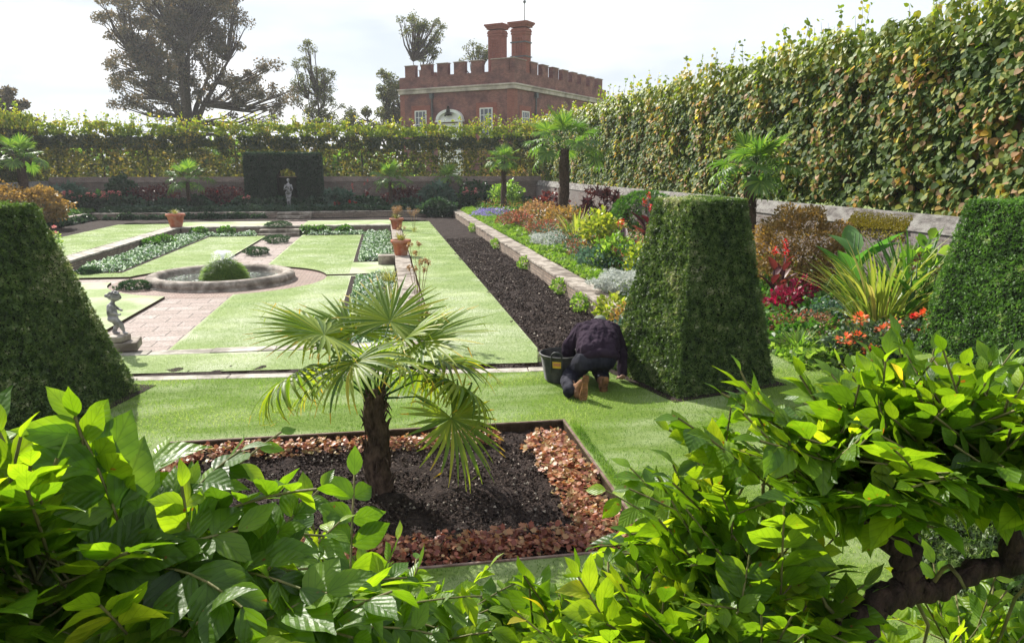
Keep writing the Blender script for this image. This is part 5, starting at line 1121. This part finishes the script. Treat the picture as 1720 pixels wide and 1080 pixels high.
turf('short grass on the far right sunken lawn', -3.8, -1.1, 23, 37.3, ZL, 70000, .03, .011, lambda x, y: ((x - PC[0]) ** 2 + (y - PC[1]) ** 2 > RR ** 2))
turf('short grass on the far left sunken lawn', -9.4, -5.55, 23.5, 37.3, ZL, 80000, .03, .011, lambda x, y: ((x - PC[0]) ** 2 + (y - PC[1]) ** 2 > RR ** 2) & ((x > -7.95) | (y < 24.3)))
turf('short grass on the left outer lawn strip', -13.0, -10.25, 24, 39.9, Z1, 60000, .03, .011)
turf('short grass on the near right sunken lawn', -3.8, -1.05, 12.15, 22.5, ZL, 110000, .024, .007, lambda x, y: ((x - PC[0]) ** 2 + (y - PC[1]) ** 2 > RR ** 2))
turf('longer grass fringe hanging over the edge of the palm bed', BX1 + .045, BX1 + .13, BY0, BY1, .0, 3500, .045, .004, None, 'grass')
# ------------------------------------------------------------------ right border, near part
def loc_at(px, py, z=0.): q = gnd(px, py, z); return (q.x, q.y, z)
def flowers(parent, pts, mat, size, n=60, flat=.5, name='flower'):
    for p in pts:
        d = sph(n); P = np.array(p)[None] + d * [size, size, size * flat] * .35; batch(name, DIAM, M[mat], P, d * [1, 1, .5] + [0, 0, .25], d + [0, 0, .8], size * .42, parent)
def canna(name, label, loc, h, n, mat, fl=None, seed=1, w=.5, group=None, ns=3):
    r = random.Random(seed); o = thing(name, label, 'plant', loc, 0, group); P = []; D = []; Nn = []; S = []; mb = MB(); tops = []
    for s in range(ns):
        bx_, by_ = r.uniform(-.16, .16), r.uniform(-.12, .12); hh = h * r.uniform(.75, 1.0); tops.append((bx_ * 1.3, by_ * 1.3, hh)); mb.tube([(bx_, by_, 0), (bx_ * 1.2, by_ * 1.2, hh * .5), (bx_ * 1.3, by_ * 1.3, hh)], [.016, .012, .007], 6)
        for i in range(n):
            t = .08 + .72 * i / n; a = i * 2.4 + r.uniform(-.5, .5) + s; P.append((bx_ * 1.2, by_ * 1.2, hh * t)); D.append((math.cos(a) * .65, math.sin(a) * .65, r.uniform(.55, 1.25))); Nn.append((-math.cos(a), -math.sin(a), .7)); S.append(r.uniform(.75, 1.1) * w * (1 - .25 * t))
    mb.build('stem', M['purple' if 'purple' in mat else 'green'], o, smooth=True)
    tp = leaf_tpl([(0, .08), (.15, .6), (.35, 1), (.6, .92), (.85, .5), (1, .03)], .21, .5, .22)
    batch('leaves', tp, M[mat], np.array(P), D, Nn, np.array(S), o)
    if fl:
        for tp_ in tops: flowers(o, [(tp_[0] + r.uniform(-.03, .03), tp_[1], tp_[2] + .05 * k) for k in range(3)], fl, .10, 20, .9)
    return o
def dahlia_bed(label, loc, r, mat, heads, fmat='coral', fsz=.09, n=900, leaf=.07, group=None, hs=None):
    o = bush('dahlia', label, 'plant', loc, r, mat, n, leaf, stems=4, inner=.4, group=group); rd = random.Random(int(loc[0] * 100))
    pts = hs or [(rd.uniform(-1, 1) * r[0] * .9, rd.uniform(-1, 0.3) * r[1] * .9, r[2] * rd.uniform(1.5, 2.1)) for _ in range(heads)]
    flowers(o, pts, fmat, fsz, 40, .75); return o
# phormium group by the wall
p0 = loc_at(1462, 565)
sword_plant('phormium', 'large fan of striped green and yellow sword leaves against the brick wall', (p0[0] + .12, p0[1], 0), 170, 1.6, .022, 'phormium', 41, .6, .6, spread=.3)
sword_plant('phormium', 'darker upright sword leaved clump right of the big yellow striped one', (p0[0] + .85, p0[1] + .25, 0), 80, 1.7, .026, 'green', 42, .45, .4, spread=.22)
sword_plant('dead_leaves', 'pale dry fallen sword leaves at the foot of the big phormium', (p0[0] - .25, p0[1] - .1, 0), 26, .8, .018, 'straw', 43, 1.25, .5, spread=.25)
canna('canna', 'canna with dark flower spike and broad green leaves before the phormium', (p0[0] + .35, p0[1] - .45, 0), 1.25, 5, 'green', 'purple', 3, .45)
canna('canna', 'bronze leaved canna between the tall yew and the magenta plant', loc_at(1300, 505), 1.05, 5, 'purple', 'scarlet', 4, .45)
bl = loc_at(1440, 500)
ban = canna('banana_plant', 'banana plant with big torn green leaves leaning on the wall', (at(1425, 470, 12.3).x, 12.3, 0), 1.5, 4, 'banana', None, 6, 1.15, ns=2)
yb = (at(1542, 480, 10.0).x, 10.0, 0)
bush('yellow_leaved_shrub', 'bright lime yellow leaved plant at the right end of the phormium', 'plant', (yb[0], yb[1], 0), (.30, .3, .72), 'fresh', 150, .18, stems=3, inner=.6)
cs = gnd(1320, 500); bush('copper_shrub', 'rounded copper orange small leaved shrub against the brick wall behind the tall yew', 'shrub', (8.55, 14.3, 0), (.95, .8, .86), 'orange', 14000, .06, tpl=DIAM, stems=7, inner=.7)
bush('amaranth', 'vivid magenta leaved plant at the foot of the bronze canna', 'plant', loc_at(1316, 530), (.28, .3, .24), 'magenta', 500, .06, tpl=CARD, stems=3)
bush('amaranth', 'smaller dark crimson plant behind the vivid magenta one', 'plant', loc_at(1345, 512), (.26, .3, .26), 'magenta', 380, .06, tpl=CARD, stems=3)
hd = []
db = loc_at(1500, 600)
def rel(px, py, Y): q = at(px, py, Y); return (q.x - db[0], q.y - db[1], q.z)
dahlia_bed('dark leaved dahlia with large orange flower heads in front of the phormium', db, (1.0, .4, .24), 'rosegreen', 0, 'coral', .17, 2600, .06, hs=[rel(1445, 536, 8.75), rel(1418, 570, 8.5), rel(1442, 568, 8.55), rel(1484, 556, 8.6), rel(1502, 546, 8.65), rel(1463, 590, 8.3), rel(1552, 530, 8.5), rel(1566, 552, 8.3)])
flowers(bpy.context.scene.objects[[o.name for o in COL.objects if o.name.startswith('dahlia')][-1]], [rel(1543, 557, 8.5), rel(1535, 531, 8.6)], 'scarlet', .09)
bush('pelargonium', 'low plant with tiny red and white flowers left of the orange dahlias', 'plant', loc_at(1350, 560), (.55, .4, .18), 'redmix', 800, .04, tpl=DIAM, stems=0)
bush('pelargonium', 'low grey green leafy plant behind the orange dahlias', 'plant', loc_at(1400, 545), (.5, .4, .2), 'bluegreen', 800, .05, stems=0)
sword_plant('grass_tuft', 'fresh green grassy tuft at the border edge right of the tall yew', loc_at(1340, 592), 130, .42, .010, 'fresh', 51, .7, .9)
sword_plant('grass_tuft', 'second fresh grassy tuft along the border edge below the dahlias', loc_at(1390, 600), 110, .36, .010, 'fresh', 52, .7, .9)
cover('edging_plants', 'low mixed green edging along the lawn below the dahlias', (5.15, 7.6, 8.3, 9.4), 5200, .2, .07, 'fresh', tpl=CARD)
cover('fallen_leaves', 'brown and green leaf litter under the border plants', (5.8, 9.8, 8.2, 13.5), 9000, .07, .07, 'redmix', tpl=CARD)
cover('ground_cover', 'dark ground cover under the near right border plants', (5.2, 9.8, 9.4, 16), 9000, .28, .09, 'green', tpl=OVAL4)
# long part of the right border
cover('ground_cover', 'feathery light green carpet behind the right low wall', (4.46, 5.5, 12.6, 44), 30000, .2, .085, 'fresh', tpl=SPRIG, lump=.9)
cover('ground_cover', 'mixed leafy filling at the back of the right border', (5.6, 9.9, 15, 48), 26000, .45, .14, 'green', tpl=CARD, lump=.5)
def bp(px, py, z=0.): return loc_at(px, py, z)
def BU(label, px, py, r, mat, n=700, leaf=.07, name='shrub', cat='plant', **k): return bush(name, label, cat, bp(px, py), r, mat, n, leaf, **k)
BU('billowing white silver foliage nearest the tall yew', 1048, 492, (.62, .7, .22), 'silver', 3200, .05, 'silver_plant', tpl=SPRIG, stems=0)
BU('white silver foliage clump in the middle of the right border', 928, 412, (.75, 1.3, .2), 'silver', 2600, .06, 'silver_plant', tpl=SPRIG, stems=0)
BU('yellow green leafy plant above the nearest silver foliage', 1035, 455, (.5, .5, .45), 'fresh', 900, .10, 'coleus', tpl=OVAL4)
BU('bright gold leaved mound left of the red canna', 1010, 430, (.6, .7, .62), 'gold', 1300, .13, 'coleus')
BU('yellow and green plant by the tall yew, just above the silver foliage', 1078, 470, (.38, .4, .4), 'gold', 500, .11, 'coleus')
BU('small plant with amber leaves in the gap between gardener and tall yew', 1052, 565, (.24, .3, .26), 'orange', 320, .06, 'coleus')
BU('bright green leafy plant at the end of the low wall behind the gardener', 1028, 545, (.26, .3, .24), 'gold', 260, .09, 'trailing_plant')
BU('dark leafy plant between the gardener and the tall yew', 1056, 600, (.2, .3, .3), 'bluegreen', 500, .05, 'herb_clump')
canna('canna', 'tall dark canna with scarlet flowers left of the tall yew', bp(1082, 452), 1.75, 5, 'purple', 'scarlet', 7, .6)
canna('canna', 'broad green leaved canna in front of the dark scarlet one', bp(1070, 470), 1.0, 5, 'green', None, 8, .5)
canna('canna', 'bronze canna with a single red flower between the gold mound and the tall dark canna', bp(1045, 448), 1.35, 4, 'purple', 'scarlet', 9, .55, ns=2)
BU('small plant with deep pink flowers right of the silver foliage', 975, 432, (.42, .5, .25), 'redmix', 600, .06, 'coleus', tpl=DIAM)
sword_plant('phormium', 'small striped sword leaved clump left of the gold mound', bp(968, 415), 60, 1.35, .035, 'phormium', 61, .5, .5)
BU('red flowered mound behind the middle silver foliage', 920, 400, (.8, 1.2, .32), 'redmix', 1500, .08, 'coleus', tpl=DIAM)
BU('peach and orange coleus mound in the right border', 905, 378, (.9, 1.3, .5), 'peach', 1800, .10, 'coleus')
BU('pink red coleus mound nearer the low wall', 868, 383, (.7, 1.2, .34), 'redmix', 1300, .10, 'coleus', tpl=DIAM)
BU('orange brown mixed mound left of the small sword leaved clump', 945, 392, (.8, 1, .5), 'orange', 1200, .10, 'coleus')
BU('lilac and blue low flowers at the far end of the right border', 830, 365, (1.1, 2.0, .22), 'violet', 1500, .08, 'lobelia', tpl=DIAM, stems=0)
BU('bright green round leafy bush near the far right corner', 850, 352, (1.0, 1.2, .8), 'fresh', 1700, .14, 'shrub')
BU('amber shrub under the small far right palm', 822, 338, (1.3, 1.3, 1.15), 'orange', 2400, .13, 'shrub')
BU('pink orange shrub between the two far right palms', 872, 338, (1.5, 1.3, 1.1), 'peach', 2600, .13, 'shrub')
BU('dark clipped green shrub left of the biggest border palm', 908, 342, (1.3, 1.2, .95), 'dim', 3200, .10, 'shrub', tpl=SPRIG, inner=.8, lump=.1)
BU('rounded green shrub against the wall behind the red canna', 1082, 400, (1.15, 1.1, .85), 'green', 5200, .075, 'shrub', tpl=SPRIG, inner=.8, lump=.12)
BU('red leaved castor bean plant left of the rounded green shrub', 1015, 392, (1.0, .8, .85), 'purple', 300, .22, 'castor_bean', tpl=STAR, inner=.6)
BU('purple leaved shrub at the foot of the biggest border palm', 925, 365, (.8, .9, .62), 'purple', 700, .16, 'shrub')
BU('green leafy filler right of the biggest border palm', 985, 385, (.8, 1, .45), 'green', 900, .12, 'shrub')
BU('pale green leafy plant right of the silver foliage in mid border', 1000, 455, (.45, .5, .3), 'bluegreen', 600, .08, 'herb_clump')
for i, (x, y, l_) in enumerate(((3.86, 16.3, 'tuft growing out of the right low wall face, nearest'), (3.86, 20.6, 'tuft growing out of the right low wall face, second'), (3.86, 26, 'tuft growing out of the right low wall face, third'), (3.86, 33, 'tuft growing out of the right low wall face, farthest'), (3.8, 14.2, 'small white flowered tuft at the foot of the right low wall'))):
    bush('trailing_plant', l_, 'plant', (x, y, Z1), (.16, .3, .17), 'fresh', 260, .06, stems=0, group='tufts on the right low wall')
bush('shrub', 'dark leafy shrub at the far end of the long soil strip', 'shrub', (3.1, 43.3, Z1), (1.0, .55, .5), 'dim', 2200, .11, tpl=CARD)

for (x0, x1, y0, y1, mt, lab) in ((5.3, 8.5, 17, 30, 'peach', 'scattered peach leaves among the right border plants'), (5.2, 8, 15, 34, 'redmix', 'scattered red flowers among the right border plants'), (4.9, 7.5, 14, 26, 'bluegreen', 'grey green leaves scattered at the front of the right border'), (5.5, 9.6, 28, 46, 'orange', 'scattered amber leaves in the far right border')):
    cover('mixed_planting', lab, (x0, x1, y0, y1), 5000, .75, .07, mt, tpl=DIAM, lump=1.6)
# ------------------------------------------------------------------ far border
cover('ground_cover', 'dark blue green carpet along the top of the far retaining wall', (-15.5, 4.3, 44.4, 46.2), 30000, .30, .10, 'dim', tpl=SPRIG, lump=.5)
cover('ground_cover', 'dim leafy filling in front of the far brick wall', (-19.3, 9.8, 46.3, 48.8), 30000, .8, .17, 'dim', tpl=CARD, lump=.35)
cover('edging_plants', 'pale grey edging plants along the far border', (-15.5, 4.3, 45.2, 46.4), 6000, .42, .085, 'bluegreen', tpl=DIAM, lump=.6)
def FB(label, px, Y, r, mat, n, leaf, name='shrub', **k): q = at(px, 330, Y); return bush(name, label, 'plant' if name != 'shrub' else 'shrub', (q.x, Y, 0), r, mat, n, leaf, **k)
for i, (px, lab) in enumerate(((128, 'coral dahlia clump farthest left in the far border'), (160, 'coral dahlia clump second from the left in the far border'), (188, 'coral dahlia clump just left of the dark column'))):
    q = at(px, 330, 46.6); dahlia_bed(lab, (q.x, 46.6, 0), (.7, .5, .5), 'dim', 6, 'pink', .24, 600, .14, group='dahlias in the far border')
q = at(408, 330, 46.4); dahlia_bed('dahlia with two pink flowers close left of the arched yew block', (q.x, 46.4, 0), (.5, .4, .4), 'dim', 2, 'pink', .22, 400, .14, group='dahlias in the far border')
q = at(580, 335, 46.3); dahlia_bed('low scarlet flowered plant right of the arched yew block', (q.x, 46.3, 0), (.7, .4, .22), 'dim', 9, 'scarlet', .16, 400, .12, group='dahlias in the far border')
q = at(786, 335, 46.8); dahlia_bed('coral dahlia near the far right corner of the back border', (q.x, 46.8, 0), (.5, .4, .55), 'dim', 6, 'pink', .22, 500, .14, group='dahlias in the far border')
FB('silvery blue big leaved plant hugging the right side of the arched yew block', 568, 46.6, (.95, .5, .62), 'bluegreen', 260, .34, 'melianthus', tpl=STAR, inner=.5)
FB('blue green big leaved plant beside the left yellow shrub', 118, 47.2, (1.1, .6, .8), 'bluegreen', 260, .36, 'melianthus', tpl=STAR, inner=.5)
FB('grey green big leaved plant toward the right end of the back border', 735, 47, (1.1, .6, .75), 'bluegreen', 260, .34, 'melianthus', tpl=STAR, inner=.5)
FB('tall dark leafy column against the wall left of the arched yew block', 205, 47.6, (.85, .6, 1.0), 'dim', 2400, .13, 'shrub', tpl=CARD)
FB('reddish purple shrub in the back border, left half', 255, 47.4, (1.6, .6, .7), 'purple', 1500, .14)
FB('reddish purple shrub near the left flank of the arched yew block', 375, 47.5, (1.5, .6, .65), 'purple', 1400, .14)
FB('reddish purple shrub in the back border, right half', 690, 47.6, (1.7, .6, .65), 'purple', 1500, .14)
FB('dim green shrub below the small palm at the right of the back border', 800, 47.8, (1.2, .6, .8), 'dim', 1600, .14)
for i, (px, lab) in enumerate(((614, 'dark red canna with tall flower, farther from the yew block'), (596, 'dark red canna with short flower, next to the melianthus'), (360, 'dim red canna left of the arched yew block'))):
    q = at(px, 330, 47.2); canna('canna', lab, (q.x, 47.2, 0), 1.7 - .2 * i, 4, 'purple', 'scarlet', 20 + i, .5, ns=2)
for i, (px, lab) in enumerate(((170, 'small banana plant behind the coral dahlias on the left'), (778, 'small banana plant at the right end of the back border'))):
    q = at(px, 330, 47.6); canna('banana_plant', lab, (q.x, 47.6, 0), 1.5, 4, 'banana', None, 30 + i, 1.0, ns=1)
# left border
def LB(label, px, py_base, Y, r, mat, n, leaf, **k): q = at(px, py_base, Y); return bush('shrub', label, 'shrub', (q.x, Y, 0), r, mat, n, leaf, **k)
LB('large amber yellow shrub beside the left palm trunk', 68, 340, 38, (1.15, 1.1, .8), 'orange', 3600, .12)
LB('amber yellow shrub cut by the left edge of the view', 8, 340, 38, (1.2, 1.1, .85), 'orange', 3200, .12)
LB('round fresh green bush at the left edge in front of the amber one', 12, 345, 34, (.8, .8, .48), 'fresh', 1400, .12)
cover('ground_cover', 'green carpet behind the left low wall', (-19.5, -16.1, 24, 46), 16000, .25, .12, 'green', tpl=SPRIG, lump=.5)
cover('edging_plants', 'pale pink and lilac low flowers at far left', (-19, -16.1, 26, 33), 5000, .4, .09, 'violet', tpl=DIAM)
cover('trailing_plants', 'dark green plants hanging over the left low wall', (-15.75, -15.3, 34, 43.8), 6000, .38, .10, 'dim', tpl=CARD, z=Z1 + .02)
cover('trailing_plants', 'dark tufts growing at the foot of the far retaining wall', (-15, -6.5, 43.5, 43.9), 4000, .35, .10, 'dim', tpl=CARD, z=Z1)
q = gnd(108, 395, Z1); o = bush('flower_tuft', 'tuft with pale pink flower heads just behind the left yew pyramid', 'plant', (q.x + 1.5, q.y - 5, Z1), (.3, .3, .3), 'fresh', 300, .08); flowers(o, [(-.1, 0, .62), (.12, .05, .7), (.2, -.1, .5), (0, .1, .45)], 'pink', .14)

# ------------------------------------------------------------------ wisteria in the foreground
lm('wisteria', [(.03, .075, .008, 0), (.085, .18, .012, .35), (.18, .30, .018, .7), (.31, .40, .03, .93), (.46, .38, .03, 1)], trans=.55, tint=(2.4, 2.1, .7), rough=.42, spec=.5, veins=4.5)
M['vine_bark'] = nmat('fibrous_vine_bark', (.012, .008, .007), (.07, .042, .034), 38, .9, 1., 90, .02, .25, stretch=(1, 1, .25))
M['twig'] = nmat('green_brown_twig', (.10, .11, .03), (.2, .17, .07), 20, .7, .2)
def tapered(k): 
    ts = [0, .12, .28, .45, .62, .78, .9, 1.]; ws = [.10, .55, .90, 1., .84, .52, .2, .02]; return list(zip(ts, ws))
WLEAF = leaf_tpl(tapered(8), .285, .22, .20, .012)
WLEAF2 = leaf_tpl(tapered(8), .27, .05, -.10, .012)
WLEAF3 = leaf_tpl(tapered(8), .30, .34, .42, .014)
WL = 0
def wisteria(name, label, root, limbs, blobs, nleaf, seed, trunk_r=.045, hk=1., bare=None):
    """blobs: (centre, radii, weight) in metres; compound leaves spring from points inside them"""
    global WL
    r = random.Random(seed); o = thing(name, label, 'climbing shrub', root); root = Vector(root)
    mb = MB()
    for li in limbs:
        P = [Vector(p) - root for p, _ in li]; rr = [q for _, q in li]; Q = []; RQ = []
        for i in range(len(P) - 1):
            n = 9
            for j in range(n): t = j / n; Q.append(P[i].lerp(P[i + 1], t) + Vector((r.gauss(0, 1), r.gauss(0, 1), r.gauss(0, 1))) * .0035); RQ.append((rr[i] * (1 - t) + rr[i + 1] * t) * r.uniform(.90, 1.1))
        Q.append(P[-1]); RQ.append(rr[-1]); mb.tube(Q, RQ, 10)
        for q_, w_ in zip(Q, RQ):
            if r.random() < .05: mb.ball(q_ + Vector((r.uniform(-1, 1), r.uniform(-1, 1), r.uniform(-1, 1))) * w_ * .5, w_ * .7, 8, 6)
    mb.build('trunk', M['vine_bark'], o, smooth=True)
    nodes = [Vector(p) - root for li in limbs for p, _ in li]
    tw = MB(); data = {0: [], 1: [], 2: []}
    tot = sum(b_[2] for b_ in blobs)
    for c, rad, w in blobs:
        c = Vector(c) - root; nd = min(nodes, key=lambda q: (q - c).length); m_ = nd.lerp(c, .5) + Vector((0, 0, .05)); tw.tube([nd, nd.lerp(m_, .5) + Vector((r.uniform(-.02, .02), r.uniform(-.02, .02), .01)), m_, m_.lerp(c, .5) + Vector((r.uniform(-.02, .02), r.uniform(-.02, .02), .01)), c], [.005, .0045, .004, .0035, .0028], 6)
        for i in range(max(2, int(nleaf * w / tot))):
            v = Vector((r.gauss(0, 1), r.gauss(0, 1), r.gauss(0, 1))).normalized() * r.random() ** .42; p = Vector((c.x + v.x * rad[0], c.y + v.y * rad[1], c.z + v.z * rad[2]))
            if bare and -.24 < p.x + root.x - bare[0] < .26 and bare[2] - .22 < p.z + root.z < bare[2] + .13: continue
            out = Vector((v.x, v.y - .12, v.z * .8 + (.55 if hk < 1 else .34))).normalized(); out = (out + Vector((r.gauss(0, .45), r.gauss(0, .45), r.gauss(0, .3)))).normalized()
            if hk < 1 and out.z < .12: out.z = r.uniform(.05, .4); out.normalize()
            top = v.z > .05 or hk < 1
            L_ = r.uniform(.13, .22); npair = r.choice((4, 4, 5, 5, 6)); prev = p; d = out.copy(); pts = [p]; sag = r.uniform(.1, .5) * (1 if top else 1.6) * hk
            for j in range(npair + 1): d = (d + Vector((0, 0, -sag / npair))).normalized(); prev = prev + d * (L_ / npair); pts.append(prev)
            tw.tube(pts, [.0024] * len(pts), 4, cap=False)
            if r.random() < .22: tw.tube([c, c.lerp(p, .5) + Vector((0, 0, .02)), p], [.004, .003, .0025], 4, cap=False)
            ls = r.uniform(.052, .100) * (.86 if hk < 1 else 1); q_ = r.random(); yng = r.random() ** 1.4
            sdv = d.cross(Vector((0, 0, 1)));
            if sdv.length < .1: sdv = Vector((1, 0, 0))
            sdv.normalize(); tilt = r.gauss(0, .5); nrm0 = sdv.cross(d).normalized(); 
            if nrm0.z < 0: nrm0 = -nrm0
            nrm0 = (nrm0 + sdv * tilt).normalized(); sdv = d.cross(nrm0).normalized()
            hang = r.uniform(.0, .7) * hk if not top else r.uniform(-.45, .35)
            for j in range(1, len(pts)):
                dd = (pts[j] - pts[j - 1]).normalized(); last = j == len(pts) - 1
                for s in ((-1, 1) if not last else (0,)):
                    ld = (sdv * s * r.uniform(.75, 1.1) + dd * (r.uniform(.35, .8) if s else 1) + Vector((0, 0, -hang)) + Vector((r.gauss(0, .16), r.gauss(0, .16), r.gauss(0, .16)))).normalized()
                    ln_ = (nrm0 + Vector((r.gauss(0, .22), r.gauss(0, .22), r.gauss(0, .15)))).normalized()
                    data[r.choice((0, 0, 1, 2))].append((pts[j], ld, ln_, ls * r.uniform(.8, 1.15) * (.72 + .45 * math.sin(math.pi * min(1, j / len(pts) + .15))), min(1, max(0, .25 + .5 * yng + r.gauss(0, .13)))))
    tws = tw.build('twigs', M['twig'], o, smooth=True)
    for k, tp in enumerate((WLEAF, WLEAF2, WLEAF3)):
        D = data[k]; WL += len(D)
        batch('foliage', tp, M['wisteria'], np.array([tuple(x[0]) for x in D]), np.array([tuple(x[1]) for x in D]), np.array([tuple(x[2]) for x in D]), np.array([x[3] for x in D]), o, np.array([x[4] for x in D]))
    return o
def at_d(px, py, d_):
    v = _ray(px, py); return tuple(_C + v * d_)
def blob(px, py, d_, rx, rz, w=None, ry=None, low=None):
    """a leafy mass whose middle is seen at a photo position, d_ metres off; radii in metres"""
    if low is None: low = .068 if 1350 < px < 1800 and py < 770 else .07 if py > 990 and 850 < px < 1800 else .125
    c_ = at_d(px, py, d_); return ((c_[0], c_[1], c_[2] - low * d_ - rz * .2 + .01), (rx * .85, ry or rx * .7, rz * .45), w or rx * rz)
# left plant
tl = Vector(at_d(60, 1000, 1.15)); root = (tl.x, tl.y, 0)
JL = at_d(90, 1040, 1.2)
wisteria('wisteria', 'leafy wisteria filling the lower left foreground, big glossy compound leaves', root,
   [[(root, .05), ((tl.x + .02, tl.y, .9), .045), (at_d(60, 1075, 1.2), .042), (at_d(75, 940, 1.2), .035), (at_d(60, 860, 1.25), .022)], [(at_d(60, 1070, 1.2), .03), (at_d(200, 1060, 1.25), .024), (at_d(330, 1000, 1.3), .016), (at_d(430, 930, 1.4), .01)], [(at_d(120, 1060, 1.2), .024), (at_d(250, 1150, 1.35), .02), (at_d(480, 1050, 1.6), .012), (at_d(640, 960, 1.9), .007)]],
   [blob(40, 820, 1.0, .12, .10), blob(190, 800, 1.1, .16, .09), blob(330, 830, 1.2, .13, .06), blob(60, 950, .95, .15, .10), blob(230, 930, 1.05, .18, .10), blob(400, 930, 1.2, .17, .09), blob(130, 1060, 1.0, .22, .10), blob(340, 1060, 1.2, .2, .1),
    blob(530, 900, 1.45, .16, .08), blob(520, 1010, 1.4, .2, .1), blob(640, 960, 1.65, .16, .10), blob(700, 930, 1.8, .08, .10, .012), blob(690, 1080, 1.65, .2, .07), blob(560, 1110, 1.4, .25, .1), blob(740, 1050, 1.7, .14, .05), blob(-60, 850, 1.0, .15, .15), blob(470, 860, 1.35, .12, .05)],
   380, 5)
tr_ = Vector(at_d(1440, 1080, 1.5)); root = (tr_.x, tr_.y, 0)
J = at_d(1530, 985, 1.5)
wisteria('wisteria', 'large wisteria with gnarled forked branch in the lower right foreground', root,
   [[(root, .055), ((tr_.x + .0, tr_.y, .9), .044), (at_d(1430, 1070, 1.5), .033), (at_d(1475, 1010, 1.5), .028), (J, .030), (at_d(1560, 990, 1.5), .022), (at_d(1660, 955, 1.5), .020), (at_d(1760, 930, 1.52), .024)],
    [(J, .027), (at_d(1515, 930, 1.5), .022), (at_d(1470, 880, 1.52), .026), (at_d(1400, 860, 1.6), .018), (at_d(1300, 800, 1.7), .010)], [(at_d(1525, 940, 1.5), .02), (at_d(1540, 860, 1.55), .012), (at_d(1560, 780, 1.6), .008)],
    [(at_d(1430, 1060, 1.5), .03), (at_d(1300, 1110, 1.6), .02), (at_d(1150, 1060, 1.7), .012), (at_d(1020, 1000, 1.8), .007)], [(at_d(1700, 950, 1.5), .024), (at_d(1690, 860, 1.5), .016), (at_d(1640, 760, 1.6), .01)]],
   [blob(1330, 735, 1.8, .17, .07), blob(1225, 715, 1.95, .12, .05), blob(1195, 790, 1.85, .10, .06), blob(1190, 830, 1.8, .11, .05, .010, low=.06), blob(1290, 840, 1.65, .13, .05, .012, low=.06), blob(1240, 930, 1.6, .12, .05, .010, low=.06), blob(1330, 950, 1.5, .10, .05, .008, low=.06), blob(1280, 720, 1.8, .14, .05, .010, low=.06), blob(1270, 790, 1.7, .16, .06), blob(1440, 700, 1.75, .17, .08), blob(1560, 690, 1.65, .16, .08), blob(1680, 690, 1.5, .15, .09), blob(1370, 735, 1.55, .16, .05, .012), blob(1440, 720, 1.6, .14, .04, .012), blob(1530, 720, 1.55, .16, .04, .014), blob(1610, 700, 1.5, .14, .04, .012), blob(1400, 690, 1.9, .2, .05, .012), blob(1560, 660, 1.9, .2, .05, .012), blob(1500, 690, 1.5, .18, .05), blob(1690, 710, 1.4, .14, .05),
    blob(1770, 740, 1.4, .12, .08), blob(1150, 1050, 1.6, .16, .05), blob(1010, 1040, 1.75, .15, .05, .012), blob(920, 1060, 1.8, .12, .05, .010), blob(1100, 1080, 1.5, .16, .05, .012), blob(1230, 1070, 1.45, .14, .05, .010), blob(1060, 1100, 1.6, .2, .06), blob(1290, 1060, 1.5, .14, .05, .006), blob(1660, 1050, 1.75, .2, .08), blob(1560, 1090, 1.7, .18, .05), blob(1640, 850, 1.35, .04, .03, .002), blob(1310, 690, 1.85, .05, .06, .006)],
   760, 9, .05, .35, J)
b_ = Vector(at_d(655, 862, 2.4)); 

# ------------------------------------------------------------------ damp air
hz = MB().box(-410, 410, -410, 410, -2, 45); m, t, o = new_mat('haze'); v = t.nodes.new('ShaderNodeVolumePrincipled'); v.inputs['Density'].default_value = .0005; v.inputs['Color'].default_value = (.93, .95, 1, 1); v.inputs['Anisotropy'].default_value = .3
t.links.new(v.outputs[0], o.inputs['Volume']); M['haze'] = m; tag(hz.build('haze', m, uv=False), 'thin pale damp air over the whole garden', 'haze', kind='stuff')
print('wisteria leaflets', WL, 'objects', len(COL.objects))
